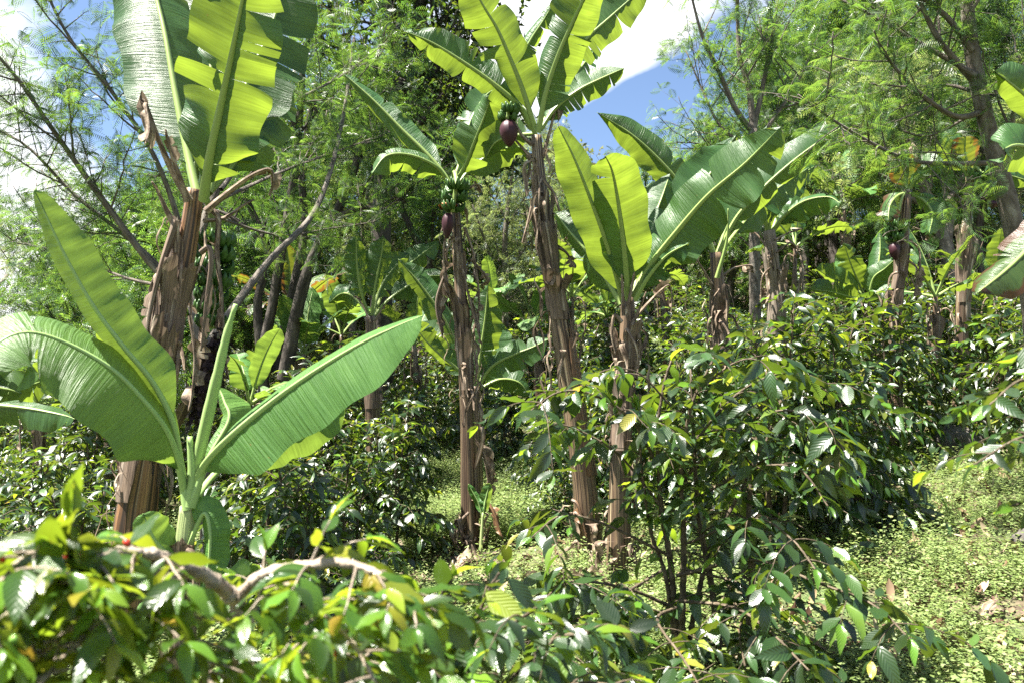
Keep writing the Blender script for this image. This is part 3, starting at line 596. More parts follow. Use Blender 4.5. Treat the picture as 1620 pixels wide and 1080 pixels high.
def weeds():
    rng = np.random.default_rng(11); m = MB(); n = 150000
    y = 2.6 * (24 / 2.6) ** rng.random(n); x = rng.uniform(-.72, .74, n) * y
    ok = patch(x, y) + rng.normal(0, .45, n) > -.5 + .8 * np.clip(np.sin(x * .8 + 2) * np.sin(y * .7 + 1), -.6, .6); x, y = x[ok], y[ok]
    kinds = [sprig(rng, 7, .075, .027), sprig(rng, 9, .13, .022), sprig(rng, 6, .045, .03), sprig(rng, 12, .22, .026)]
    # lusher, taller weeds round the clearing
    ye = rng.uniform(8.6, 13, 7000); xe = (rng.uniform(640, 880, 7000) - 810) / F * ye; tall = sprig(rng, 16, .42, .035); M, O = scatter(tall, xe, ye, rng.uniform(.6, 1.2, 7000), rng); m.inst(tall, M, O)
    w = rng.choice(4, len(x), p=[.34, .28, .26, .12])
    for k, tm in enumerate(kinds):
        q = w == k; M, O = scatter(tm, x[q], y[q], rng.uniform(.55, 1.25, q.sum()) * (1 + .035 * y[q]), rng); m.inst(tm, M, O)
    tag(m.build('ground_weeds', M_WEED), 'low pale green weeds carpeting the plantation floor', 'weeds', None, 'stuff')
    m = MB(); n = 7000; y = 2.6 * (16 / 2.6) ** rng.random(n); x = rng.uniform(-.72, .74, n) * y
    tm = leaf_tmpl([0, .3, .7, 1], [.02, .2, .18, .01], .6, -.5, .05); M, O = scatter(tm, x, y, rng.uniform(.04, .15, n), rng, .7); O[:, 2] += .02; m.inst(tm, M, O)
    tag(m.build('leaf_litter', M_LITTER), 'dry brown fallen leaves scattered between the weeds', 'leaf litter', None, 'stuff')
weeds()

# ------------------------------------------------------------------ banana plants
def lean_trunk(px, d, extra=0):
    """stem axis through photo points (bottom to top) at one depth, standing on the ground under its lowest point"""
    b = G(px[0][0], d); b[2] -= .03
    return [b] + [P(x, y, d) for x, y in px[1:]]
def plant_a():
    d = 5.4; tp = lean_trunk([(196, 1100), (222, 760), (243, 650), (272, 500), (298, 370), (308, 300)], d)
    B = Banana('banana_plant', tp[0], 'tallest thick banana plant at far left with peeling sheaths and hanging green bunch', seed=1)
    B.trunk(tp, [.155, .135, .115, .10, .086, .07, .056], M_STEM_O, 60)
    L = B.leaf_px
    L([(312, 310), (296, 240), (278, 150), (262, 60), (246, -10), (226, -90), (212, -150)], (d, d + .8), .36, .32, -.15, .6, .1, (1, 2), prad=.03, wave=.015)
    L([(322, 318), (332, 250), (350, 165), (367, 85), (384, 0), (400, -80)], (d - .15, d - .9), .29, .28, .35, -.35, .08, (5, 9), prad=.032, wave=.035, mat=M_BAN)
    L([(330, 305), (352, 235), (376, 170), (402, 105), (430, 40), (462, -60)], (d + .05, d + .9), .28, .34, .5, .05, .2, (3, 5), prad=.028, jag=.3)
    L([(312, 300), (306, 200), (300, 110), (286, 0), (272, -80)], (d + .6, d + 1.7), .3, .3, -.3, .5, .2, (3, 3), prad=.025)
    L([(318, 300), (334, 190), (334, 90), (342, 0), (352, -70)], (d + .5, d + 1.4), .33, .3, -.2, .3, .2, (4, 4), prad=.025)
    L([(326, 310), (365, 265), (400, 210), (424, 150), (436, 100)], (d + .5, d + 1.5), .26, .28, .5, .2, .2, (6, 7), prad=.024, jag=.35)
    L([(322, 305), (345, 240), (392, 180), (440, 150)], (d + .4, d + 1.3), .26, .26, .5, .2, .2, (5, 5), prad=.024)
    D = B.dead_px
    D([(300, 318), (272, 270), (248, 215), (230, 165), (236, 200), (232, 225)], (d - .1, d - .5), .09, pet=.55, rad=.026)
    D([(296, 320), (284, 280), (270, 240), (262, 205)], (d - .15, d - .3), .05, pet=.5, rad=.024)
    D([(325, 335), (352, 312), (390, 283), (425, 268), (432, 288), (426, 310)], (d - .05, d + .1), .1, pet=.5, rad=.026)
    D([(322, 350), (355, 345), (385, 325), (402, 316)], (d + .05, d + .3), 0, pet=.9, rad=.016)
    D([(275, 355), (262, 330), (248, 300), (240, 288)], (d - .1, d - .2), .03, pet=.6, rad=.022)
    D([(280, 350), (256, 420), (238, 490), (228, 560)], (d - .12, d - .2), .05, pet=.5, rad=.03, mat=M_DRY)
    D([(318, 400), (331, 392), (334, 420), (326, 480), (318, 555)], (d - .2, d - .25), .035, pet=.3, rad=.02, mat=M_DRY)
    D([(330, 330), (345, 345), (343, 400), (350, 470), (355, 560), (362, 600)], (d + .1, d + .1), .06, pet=.5, rad=.022)
    D([(300, 500), (308, 560), (304, 620), (298, 650)], (d - .2, d - .28), .08, pet=.2, rad=.012, mat=M_DRYL)
    B.sheath(.34, .62, -2.0, 1.9, .07, .04); B.sheath(.62, .86, -1.2, 2.0, .08, .07); B.sheath(.46, .74, -1.35, 1.5, .10, .06)
    B.sheath(.55, .83, -2.6, 1.5, .08, .1); B.sheath(.08, .44, -.9, 1.4, .04, .02, M_STEM_O); B.sheath(.72, .93, -2.2, 1.9, .05, .03); B.sheath(.3, .58, -.6, 1.3, .12, .12)
    B.bunch(P(340, 375, d + .22), P(334, 520, d + .2), 7, .10, .14)
    B.rags(40, .3, .95, (.15, .5), (.008, .03))
    # the dried, spent flower stalk below the bunch
    m = MB(); a, b = P(342, 535, d), P(318, 660, d - .05); rng = np.random.default_rng(3); t = np.linspace(0, 1, 18)[:, None]
    m.tube(a + (b - a) * t, .03 + .025 * np.sin(t[:, 0] * 3.1), 10, 1, True, .3)
    tm = leaf_tmpl([0, .4, .8, 1], [.05, .2, .16, .02], .8, -.4, .1); k = 420; O = a + (b - a) * rng.random((k, 1)) + rng.normal(0, .028, (k, 3))
    m.inst(tm, leaf_M(rng, np.stack([rng.normal(0, .7, k), rng.normal(0, .7, k), -.7 * np.ones(k)], -1), rng.uniform(.04, .09, k), 1, 1), O); m.build('dried_flower_stalk', M_DARKDRY, B.root, B.base)
plant_a()
def plant_b():
    d = 4.1; tp = lean_trunk([(288, 1100), (289, 960), (291, 880), (298, 800)], d)
    B = Banana('young_banana_plant', tp[0], 'young banana plant with broad pale leaves in front of the tall peeling stem', seed=2, leafmat=M_BAN_Y, ribmat=M_RIB_Y)
    B.trunk(tp, [.075, .066, .052, .04], M_STEM_G, 40)
    L = B.leaf_px
    L([(296, 800), (286, 735), (272, 665), (240, 602), (195, 548), (145, 480), (98, 395), (54, 300)], (d, d - .5), .10, .145, .9, .25, .30, 0, droop=.1, prad=.018, wave=.006)
    L([(295, 800), (283, 735), (262, 680), (225, 632), (178, 585), (110, 545), (45, 526), (-5, 545), (-40, 600)], (d, d - .8), .31, .2, -.9, 1.0, .15, (1, 1), gap=.15, droop=.25, prad=.019, wave=.012)
    L([(304, 790), (318, 745), (350, 705), (410, 652), (480, 600), (560, 550), (625, 518), (668, 500)], (d, d - .3), .12, .26, 1.2, -.5, .12, 0, jag=.05, gap=.1, droop=.15, prad=.02, wave=.008)
    L([(306, 795), (330, 725), (362, 665), (355, 635), (346, 612)], (d + .1, d + .3), .05, .16, .6, .5, .3, 0, prad=.016)
    L([(304, 795), (350, 740), (430, 690), (490, 665), (545, 632)], (d + .2, d + .7), .04, .2, 1, .3, .3, 0, prad=.018)
    L([(291, 895), (262, 872), (243, 850), (226, 812)], (d - .05, d - .15), .10, .12, .4, .4, .12, 0, prad=.012)
    L([(296, 870), (322, 812), (332, 840), (330, 890), (318, 940)], (d - .03, d - .1), .10, .06, .1, .9, .2, 0, prad=.012)
    L([(292, 990), (330, 960), (375, 915), (398, 890)], (d - .05, d - .2), .08, .10, .5, .3, .15, 0, prad=.012)
    L([(290, 960), (262, 955), (238, 968), (215, 1000)], (d - .06, d - .25), .10, .08, .3, .5, .15, 0, prad=.012)
    m = MB(); p = smooth_path([P(300, 790, d), P(318, 705, d - .02), P(340, 610, d - .06), P(360, 525, d - .1), P(373, 482, d - .12)], 24)
    m.tube(p, np.array([.02, .026, .03, .03, .028, .024, .02, .012]).repeat(3), 12); m.build('rolled_leaf', M_RIB_Y, B.root, B.base)
    for q in ([(298, 805), (290, 760), (283, 722)], [(300, 800), (304, 750), (300, 690)], [(302, 800), (314, 765), (322, 740)]):
        m = MB(); m.tube(smooth_path([P(x, y, d - .03) for x, y in q], 12), np.linspace(.03, .014, 12), 9); m.build('leaf_stalk', M_RIB_Y, B.root, B.base)
    B.sheath(.62, .9, -1.6, 2.6, .02, .05); B.sheath(.3, .7, -1.0, 2, .03, .03); B.sheath(.05, .45, -2.2, 2, .03, .02)
    B.dead_px([(296, 870), (306, 880), (308, 940), (300, 1010)], (d - .08, d - .1), .05, pet=.2)
plant_b()
def plant_c():
    d = 8.4; tp = lean_trunk([(745, 868), (742, 760), (737, 600), (727, 440), (722, 350), (716, 290)], d)
    B = Banana('banana_plant', tp[0], 'slim brown banana plant in the central clearing with a bunch above a purple bud', seed=3)
    B.trunk(tp, [.092, .084, .076, .07, .06, .052, .045], M_STEM, 60)
    L = B.leaf_px
    L([(712, 292), (700, 272), (672, 240), (636, 205), (590, 158), (545, 118)], (d, d + .1), .17, .16, .3, .6, .1, (1, 2), prad=.022)
    L([(710, 290), (690, 264), (650, 246), (612, 247), (588, 275)], (d, d - .5), .20, .12, .1, .9, .1, (4, 3), prad=.02)
    L([(722, 288), (736, 262), (752, 222), (770, 175), (776, 150)], (d - .1, d - .6), .24, .24, .45, .35, .12, (1, 1), prad=.022, mat=M_BAN)
    L([(725, 290), (750, 262), (785, 240), (820, 233), (842, 250)], (d, d + .2), .1, .2, 1, .45, .12, (2, 3), prad=.02)
    L([(718, 285), (735, 235), (745, 190), (770, 150), (800, 135)], (d + .3, d + 1), .18, .18, .4, .4, .12, (3, 3), prad=.02)
    D = B.dead_px
    D([(722, 300), (738, 300), (755, 292), (763, 305)], (d, d + .1), .08, pet=.4)
    D([(712, 345), (702, 400), (712, 470)], (d - .1, d - .12), .06, pet=.5); D([(735, 360), (748, 400), (758, 470), (752, 520)], (d - .05, d), .09, pet=.6); D([(730, 420), (742, 470), (755, 520), (762, 545)], (d - .12, d - .15), .08, pet=.3)
    D([(705, 430), (690, 480), (700, 535)], (d - .1, d - .1), .10, pet=.2, mat=M_DRY); D([(745, 410), (770, 440), (760, 452)], (d, d), .08, pet=.4)
    D([(748, 690), (765, 720), (772, 770), (760, 800)], (d + .2, d + .3), .12, pet=.1); D([(748, 790), (775, 800), (795, 850)], (d - .1, d - .25), .05, pet=.3, rad=.03, mat=M_STEM_O); D([(742, 810), (728, 826), (722, 860)], (d - .15, d - .2), .07, pet=.1, mat=M_DRY)
    B.sheath(.50, .68, -1.7, 2.2, .07, .06); B.sheath(.56, .74, -2.6, 1.6, .1, .1); B.sheath(.44, .6, -1.2, 1.8, .09, .08); B.sheath(.1, .34, -.3, 1.2, .09, .04); B.sheath(.66, .82, -1.3, 1.6, .06, .05)
    B.rags(45, .4, .95, (.15, .45)); B.rags(26, .03, .12, (.1, .3), (.015, .05))
    B.bunch(P(722, 290, d - .25), P(716, 336, d - .25), 3, .11, .14)
    B.bud(P(709, 338, d - .24), P(707, 378, d - .24), .058, bract=True)
plant_c()
def plant_c_sucker():
    d = 8.0; b = G(760, d); B = Banana('banana_sucker', b, 'small banana sucker with two upright leaves beside the central stem', seed=21, leafmat=M_BAN_Y, ribmat=M_RIB_Y)
    B.trunk([b, P(763, 830, d), P(764, 810, d)], [.02, .016, .01], M_STEM_G, 10)
    B.leaf_px([(764, 815), (768, 790), (773, 770), (775, 764)], d, .075, .06, .3, .4, .05, 0, prad=.008); B.leaf_px([(763, 815), (757, 795), (748, 778), (741, 765)], d, .06, .05, .7, .5, .05, 0, prad=.008)
plant_c_sucker()
def plant_d():
    d = 7.6; tp = lean_trunk([(934, 850), (921, 740), (895, 570), (870, 410), (853, 280), (848, 215)], d)
    B = Banana('banana_plant', tp[0], 'tall leaning banana plant reaching into the white cloud with a purple flower bud', seed=4)
    B.trunk(tp, [.125, .11, .098, .088, .076, .066, .048], M_STEM, 60)
    L = B.leaf_px
    L([(842, 205), (818, 165), (775, 128), (725, 93), (680, 66), (640, 50)], (d, d - .3), .2, .2, .55, .5, .12, (3, 4), prad=.026)
    L([(845, 200), (826, 140), (806, 90), (786, 45), (762, 5), (738, -45)], (d - .1, d - .8), .26, .24, .35, .4, .1, (4, 3), prad=.026)
    L([(851, 210), (864, 145), (884, 85), (906, 35), (928, -10), (956, -60)], (d - .1, d - .7), .25, .27, .3, .35, .12, (3, 5), prad=.028, jag=.3)
    L([(846, 205), (828, 150), (818, 108), (838, 66), (860, 32), (876, 5)], (d + .4, d + .2), .12, .13, .5, .4, .35, (3, 5), prad=.02, mat=M_BAN)
    L([(855, 205), (880, 170), (915, 143), (950, 125), (988, 108)], (d, d + .1), .18, .17, .7, .4, .1, (3, 9), prad=.024, jag=.3)
    L([(852, 205), (880, 130), (920, 70), (968, 25), (1030, -30)], (d + .4, d + .7), .24, .24, .3, .4, .22, (5, 7), prad=.024)
    L([(853, 205), (886, 150), (915, 112), (942, 78)], (d + .2, d + .9), .12, .16, .6, .3, .2, (4, 7), prad=.02, jag=.35)
    L([(846, 212), (815, 215), (785, 225), (768, 250)], (d + .1, d + .5), .16, .18, .5, .3, .15, (3, 3), prad=.02)
    D = B.dead_px
    D([(842, 230), (826, 215), (812, 190), (800, 175)], (d - .05, d - .1), .03, pet=.7, rad=.022); D([(840, 250), (818, 225), (800, 205)], (d, d + .1), 0, pet=.9, rad=.018)
    D([(848, 300), (838, 340), (826, 385)], (d - .1, d - .15), .06, pet=.75, rad=.02); D([(860, 285), (878, 310), (888, 350), (896, 380)], (d - .1, d - .15), .05, pet=.75, rad=.018); D([(858, 250), (868, 215), (880, 172), (884, 192)], (d, d + .05), .06, pet=.55, rad=.022)
    D([(846, 280), (850, 330), (854, 350)], (d - .12, d - .12), .02, pet=.8, rad=.014); D([(858, 350), (848, 385), (858, 420)], (d - .1, d - .1), .03, pet=.8, rad=.016); D([(878, 390), (896, 400), (910, 425)], (d, d), .07, pet=.5); D([(866, 420), (878, 440), (874, 452)], (d - .15, d - .2), .12, pet=.1)
    D([(905, 790), (915, 800), (928, 850)], (d - .1, d - .2), .05, pet=.2, mat=M_STEM_O)
    B.sheath(.58, .78, -1.7, 2.2, .05, .05); B.sheath(.56, .68, -1.2, 2.4, .09, .03); B.sheath(.66, .82, -2.3, 1.6, .06, .05); B.sheath(.72, .86, -.9, 1.6, .05, .03); B.sheath(.2, .56, -.7, 1.2, .02, .0, M_STEM_O)
    B.rags(50, .45, .97, (.15, .5)); B.rags(26, .03, .13, (.1, .35), (.015, .05))
    B.bunch(P(806, 170, d - .1), P(802, 190, d - .1), 2, .07, .09)
    B.bud(P(804, 192, d - .12), P(806, 232, d - .14), .085)
plant_d()
def plant_e():
    d = 6.9; tp = lean_trunk([(978, 830), (980, 760), (988, 620), (993, 530), (994, 470)], d)
    B = Banana('banana_plant', tp[0], 'short banana plant with glowing yellow-green upright leaf and huge dark leaf leaning over', seed=5)
    B.trunk(tp, [.105, .095, .086, .078, .07, .055], M_STEM, 50)
    L = B.leaf_px
    L([(986, 478), (972, 425), (956, 375), (932, 310), (908, 250), (883, 200)], (d, d - .9), .2, .18, .25, .75, .08, (0, 0), prad=.026, droop=.2)
    L([(994, 475), (990, 420), (984, 365), (976, 310), (968, 270), (958, 248)], (d - .1, d - 1.0), .21, .24, .3, .15, .1, (1, 0), jag=.1, gap=.15, prad=.026, droop=.3)
    L([(1000, 470), (1015, 415), (1030, 360), (1048, 310), (1060, 275)], (d + .3, d + .9), .22, .24, .3, .4, .15, (0, 1), prad=.022)
    L([(1003, 470), (1030, 420), (1070, 368), (1120, 310), (1180, 258), (1236, 200)], (d - .1, d - .9), .25, .28, .45, -.12, .1, (2, 5), prad=.03, wave=.035, jag=.15)
    L([(1000, 468), (1040, 395), (1088, 325), (1135, 258), (1166, 212)], (d + .2, d + .7), .26, .2, .3, .5, .15, (3, 2), prad=.024)
    L([(982, 482), (958, 440), (930, 400), (900, 365), (878, 335)], (d + .1, d + .5), .2, .25, .7, .2, .1, (3, 4), prad=.022)
    L([(1005, 475), (1025, 440), (1055, 405), (1090, 385)], (d - .2, d - .5), .05, .14, .8, .35, .15, (2, 3), prad=.02)
    D = B.dead_px
    D([(990, 500), (1002, 440), (1008, 395), (1012, 388)], (d - .2, d - .25), .03, pet=.7, rad=.018); D([(986, 500), (984, 440), (981, 386)], (d - .2, d - .22), .03, pet=.75, rad=.016)
    D([(1000, 510), (1025, 480), (1055, 452), (1062, 460)], (d - .05, d), .08, pet=.55, rad=.018); D([(1000, 515), (1015, 480), (1022, 462)], (d - .1, d - .1), 0, pet=.9, rad=.018)
    D([(984, 510), (972, 500), (968, 530), (974, 560)], (d - .1, d - .1), .06, pet=.3); D([(1002, 520), (1012, 540), (1008, 600)], (d - .05, d - .1), .09, pet=.2); D([(975, 790), (1000, 785), (1010, 810)], (d + .1, d), .1, pet=.1, mat=M_STEM_O)
    B.rags(40, .4, .95, (.12, .35)); B.rags(26, .03, .15, (.1, .3), (.015, .05))
    for q in (.55, .65, .75, .84): B.sheath(q - .1, q + .08, -1.6 + (q * 40 % 2 - 1), 2.2, .06, .05)
plant_e()
def plant_f():
    d = 9.8; tp = lean_trunk([(1142, 640), (1140, 560), (1136, 470), (1132, 400)], d)
    B = Banana('banana_plant', tp[0], 'banana plant behind the dark leaf, one long pale leaf rising to the right', seed=6)
    B.trunk(tp, [.12, .11, .10, .07], M_STEM, 40)
    L = B.leaf_px
    L([(1128, 400), (1108, 345), (1075, 290), (1035, 245), (995, 210), (944, 178)], (d, d - .3), .25, .24, .6, .35, .12, (2, 3), prad=.028)
    L([(1137, 400), (1165, 345), (1205, 300), (1255, 255), (1310, 215), (1358, 188)], (d, d - .3), .26, .26, .35, .6, .12, (2, 4), prad=.028)
    L([(1135, 400), (1160, 330), (1190, 260), (1214, 198)], (d + .2, d + .6), .22, .22, .3, .4, .2, (1, 2), prad=.024)
    L([(1130, 400), (1112, 350), (1085, 320), (1020, 296)], (d + .3, d + .8), .2, .22, .4, .4, .25, (4, 4), prad=.022)
    L([(1138, 402), (1170, 360), (1215, 310), (1280, 265)], (d + .3, d + .9), .1, .26, .9, .2, .2, (3, 4), prad=.022)
    D = B.dead_px
    D([(1134, 440), (1150, 380), (1152, 330)], (d - .15, d - .3), 0, pet=.9, rad=.03, mat=M_RIB); D([(1126, 450), (1108, 420), (1094, 400)], (d - .1, d - .2), .09, pet=.65); D([(1140, 440), (1160, 425), (1188, 420), (1192, 432)], (d, d + .1), .1, pet=.6); D([(1140, 470), (1150, 480), (1148, 520)], (d - .15, d - .2), .12, pet=.2); D([(1132, 480), (1126, 500), (1130, 560)], (d - .1, d - .1), .08, pet=.3)
    B.rags(40, .3, .95)
    B.sheath(.3, .6, -1.5, 2.2, .07, .05); B.sheath(.55, .85, -1.8, 2, .07, .05)
plant_f()
def plant_g():
    d = 12; tp = lean_trunk([(1230, 600), (1228, 510), (1224, 430), (1217, 365)], d)
    B = Banana('banana_plant', tp[0], 'pale grey stemmed banana plant with one leaf drooping level to the right', seed=7)
    B.trunk(tp, [.13, .12, .105, .08], M_STEM_P, 40)
    L = B.leaf_px
    L([(1222, 365), (1245, 338), (1275, 318), (1310, 312), (1330, 322)], (d, d - .8), .12, .26, 1, 0, .12, (5, 8), prad=.03)
    L([(1214, 365), (1208, 335), (1196, 315), (1178, 312)], (d, d - .5), .2, .25, .5, .3, .12, (3, 3), prad=.028); L([(1217, 365), (1216, 325), (1212, 290), (1208, 275)], (d, d - .4), .22, .2, .4, .3, .12, (2, 2), prad=.028)
    L([(1222, 365), (1238, 320), (1258, 285), (1290, 262)], (d + .2, d + .8), .24, .24, .3, .4, .15, (3, 4), prad=.028); L([(1224, 366), (1240, 345), (1250, 330), (1258, 350)], (d, d - .2), .2, .2, .3, .5, .2, (3, 3), prad=.024)
    for q in ([(1226, 380), (1245, 370), (1270, 362)], [(1212, 390), (1196, 370), (1180, 360)], [(1228, 400), (1250, 385), (1262, 395)], [(1222, 420), (1206, 440), (1204, 480)]): B.dead_px(q, (d - .15, d), .12, pet=.6)
    B.rags(30, .3, .95, (.12, .4), (.01, .03))
    B.sheath(.4, .65, -1.6, 2, .08, .06, M_STEM_P); B.sheath(.55, .9, -2.2, 2, .08, .06, M_STEM_P); B.sheath(.6, .85, -.8, 1.6, .1, .06)
plant_g()
def plant_h():
    d = 11.5; tp = lean_trunk([(592, 640), (588, 560), (586, 500)], d)
    B = Banana('banana_plant', tp[0], 'banana plant left of the central stem with one dark leaf standing upright', seed=8)
    B.trunk(tp, [.11, .10, .07], M_STEM, 30)
    L = B.leaf_px
    L([(584, 500), (572, 465), (565, 420), (563, 372)], (d, d - .3), .20, .2, .3, .6, .22, (6, 6), prad=.026); L([(588, 500), (594, 450), (604, 400), (606, 372)], (d, d - .2), .24, .2, .2, .6, .22, (2, 2), prad=.026)
    L([(590, 500), (600, 460), (618, 430), (648, 400)], (d, d + .5), .22, .22, .3, .4, .22, (3, 3), prad=.024); L([(590, 500), (612, 455), (645, 420), (694, 382)], (d + .2, d + .9), .22, .22, .5, .3, .3, (4, 4), prad=.024)
    L([(590, 502), (620, 470), (670, 440), (712, 436)], (d + .1, d + .4), .2, .2, .6, .3, .3, (4, 6), prad=.024); L([(586, 500), (560, 470), (540, 465), (520, 480)], (d + .2, d + .8), .2, .2, .6, .3, .25, (4, 6), prad=.024)
    B.dead_px([(586, 510), (572, 480), (560, 468)], d - .1, .04, pet=.7); B.dead_px([(592, 510), (604, 490), (608, 482)], d - .1, .04, pet=.7)
    B.sheath(.5, .85, -1.5, 2, .06, .05)
plant_h()
def plant_i():
    d = 9.6; tp = lean_trunk([(752, 720), (752, 650), (752, 610)], d)
    B = Banana('banana_plant', tp[0], 'bright bushy banana plant fanning out directly behind the central brown stem', seed=9)
    B.trunk(tp, [.10, .085, .06], M_STEM, 30)
    L = B.leaf_px
    L([(752, 615), (730, 560), (700, 500), (665, 450), (630, 410)], (d, d - .2), .2, .22, .5, .4, .1, (7, 8), prad=.022, jag=.3); L([(750, 615), (725, 585), (695, 560), (668, 532), (655, 508)], (d, d - .4), .1, .2, .9, .35, .1, (6, 8), prad=.022, jag=.3)
    L([(755, 612), (760, 560), (768, 500), (772, 450)], (d, d - .2), .2, .22, .4, .3, .12, (3, 4), prad=.022); L([(757, 612), (778, 580), (815, 560), (845, 548), (868, 536)], (d, d - .2), .17, .2, .6, .1, .1, (3, 5), prad=.022)
    L([(756, 612), (775, 570), (785, 540), (780, 500)], (d + .2, d + .6), .2, .2, .3, .3, .12, (3, 4), prad=.02); L([(750, 612), (742, 560), (735, 500), (728, 470)], (d + .3, d + .6), .2, .2, .3, .3, .12, (4, 4), prad=.02)
    L([(750, 614), (715, 560), (690, 530), (650, 520)], (d + .3, d + .7), .2, .2, .4, .3, .12, (4, 4), prad=.02); L([(758, 615), (790, 600), (820, 604), (838, 625)], (d + .1, d + .2), .18, .18, .5, .3, .12, (4, 4), prad=.02)
    L([(754, 612), (750, 570), (752, 540), (765, 500)], (d + .5, d + .9), .2, .2, .3, .3, .12, (4, 4), prad=.02)
plant_i()
def plant_j():
    d = 13.2; tp = lean_trunk([(1372, 560), (1371, 500), (1370, 468)], d)
    B = Banana('banana_plant', tp[0], 'low banana clump with a bright yellow-green leaf amid coffee shrubs at right', seed=10)
    B.trunk(tp, [.10, .09, .06], M_STEM, 20)
    L = B.leaf_px
    L([(1368, 470), (1355, 440), (1345, 415), (1335, 385)], (d, d - .3), .22, .2, .3, .3, .1, 1, prad=.02); L([(1366, 470), (1340, 450), (1315, 440), (1290, 425)], (d, d - .5), .12, .24, .8, .2, .1, (2, 3), prad=.02)
    L([(1366, 472), (1345, 470), (1315, 462), (1282, 458)], (d - .1, d - .7), .12, .22, .8, 0, .1, (2, 5), prad=.02); L([(1372, 470), (1385, 440), (1392, 400), (1392, 368)], (d, d + .2), .22, .2, .3, .4, .15, 1, prad=.02)
    L([(1374, 470), (1392, 440), (1420, 415), (1450, 402)], (d, d + .4), .2, .22, .5, .2, .1, (2, 4), prad=.02); L([(1372, 475), (1390, 462), (1412, 455), (1425, 458)], (d - .2, d - .6), .14, .2, .7, .1, .1, (2, 3), prad=.02)
    L([(1370, 470), (1350, 452), (1332, 420), (1325, 400)], (d + .2, d + .5), .2, .2, .3, .3, .1, 1, prad=.02, mat=M_BAN_Y); L([(1374, 472), (1382, 440), (1400, 425), (1418, 408)], (d - .2, d - .5), .18, .2, .3, .3, .1, (1, 2), prad=.02)
plant_j()
def plant_k():
    d = 11; tp = lean_trunk([(1416, 560), (1418, 490), (1426, 420), (1432, 350), (1436, 300)], d)
    B = Banana('banana_plant', tp[0], 'shaded banana plant with dark hanging bunch, left of the leaning grey tree', seed=11)
    B.trunk(tp, [.105, .095, .085, .075, .055], M_STEM, 40)
    L = B.leaf_px
    L([(1436, 305), (1432, 275), (1428, 255), (1438, 240)], (d, d - .3), .22, .22, .5, .4, .12, (6, 6), prad=.024, mat=M_BAN_W); L([(1436, 305), (1450, 280), (1470, 262), (1492, 262)], (d, d - .4), .2, .22, .6, .3, .12, (6, 6), prad=.024); L([(1436, 305), (1420, 310), (1408, 325), (1405, 350)], (d, d - .3), .18, .18, .5, .5, .12, (5, 5), prad=.022, mat=M_BAN_W)
    L([(1436, 305), (1462, 318), (1475, 340), (1470, 370)], (d, d - .3), .2, .2, .5, .5, .12, (6, 6), prad=.022); L([(1435, 305), (1442, 270), (1445, 240), (1444, 225)], (d + .1, d + .3), .15, .15, .5, .5, .2, (4, 4), prad=.022, mat=M_DRYL)
    B.bunch(P(1418, 355, d - .15), P(1415, 382, d - .15), 3, .11, .14, 4); B.bud(P(1414, 385, d - .16), P(1417, 412, d - .16), .07)
    for q in ([(1440, 380), (1455, 400), (1452, 450)], [(1444, 360), (1470, 370), (1480, 380)], [(1430, 410), (1450, 425), (1446, 470)], [(1424, 430), (1408, 440), (1402, 490)]): B.dead_px(q, (d - .1, d - .1), .09, pet=.5)
    B.rags(26, .3, .95, (.12, .4), (.01, .03))
    B.sheath(.4, .6, -1.6, 2, .07, .05); B.sheath(.6, .8, -2, 2, .07, .05)
plant_k()
def plant_l():
    d = 12.5; tp = lean_trunk([(1520, 520), (1524, 430), (1530, 350), (1534, 280)], d)
    B = Banana('banana_plant', tp[0], 'banana plant under the leaning grey tree with a round green bunch', seed=12)
    B.trunk(tp, [.115, .10, .085, .055], M_STEM, 40)
    L = B.leaf_px
    L([(1534, 282), (1530, 258), (1526, 235), (1528, 215)], (d, d - .4), .2, .22, .3, .3, .12, (2, 4), prad=.022, mat=M_BAN_W); L([(1534, 282), (1518, 262), (1500, 240), (1482, 228)], (d, d - .2), .2, .2, .5, .4, .2, (8, 8), prad=.022); L([(1532, 282), (1514, 250), (1505, 225), (1494, 205)], (d + .2, d + .4), .2, .2, .4, .4, .2, (8, 8), prad=.022)
    L([(1536, 282), (1560, 290), (1575, 310), (1585, 325)], (d, d - .2), .16, .16, .5, .4, .2, (3, 3), prad=.02, mat=M_BAN_W); L([(1536, 282), (1570, 270), (1605, 280), (1640, 290)], (d + .2, d + .4), .18, .18, .5, .4, .2, (3, 3), prad=.02)
    B.bunch(P(1551, 272, d - .1), P(1551, 285, d - .1), 2, .15, .17, 5); B.bud(P(1571, 318, d - .1), P(1570, 330, d - .1), .07)
    B.rags(26, .3, .95, (.12, .4), (.01, .03))
    B.sheath(.45, .72, -1.6, 2, .09, .05); B.sheath(.55, .8, -2.4, 2, .08, .05); B.sheath(.35, .6, -.9, 1.6, .07, .05, M_STEM_P)
plant_l()
def plant_m():
    d = 5.2; tp = lean_trunk([(1735, 900), (1730, 600), (1725, 420), (1722, 330)], d)
    B = Banana('banana_plant', tp[0], 'banana plant beyond the right edge, browned leaf tips reaching into view', seed=13)
    B.trunk(tp, [.15, .13, .11, .07], M_STEM, 30)
    L = B.leaf_px
    L([(1720, 335), (1695, 250), (1660, 190), (1615, 145), (1572, 112)], (d, d - .4), .14, .18, .5, .3, .2, 1, prad=.024); L([(1720, 335), (1690, 270), (1650, 240), (1610, 230), (1588, 236)], (d, d - .7), .16, .16, .2, .5, .2, 2, prad=.024)
    L([(1720, 335), (1700, 330), (1660, 360), (1600, 420), (1545, 465)], (d, d - .5), .18, .16, .1, .5, .15, (2, 2), prad=.024, mat=M_BAN_W); L([(1724, 330), (1760, 240), (1800, 200), (1850, 190)], (d, d), .2, .2, .3, .3, .2, 3); L([(1724, 330), (1730, 240), (1740, 150), (1760, 80)], (d, d), .2, .2, .3, .3, .2, 3)
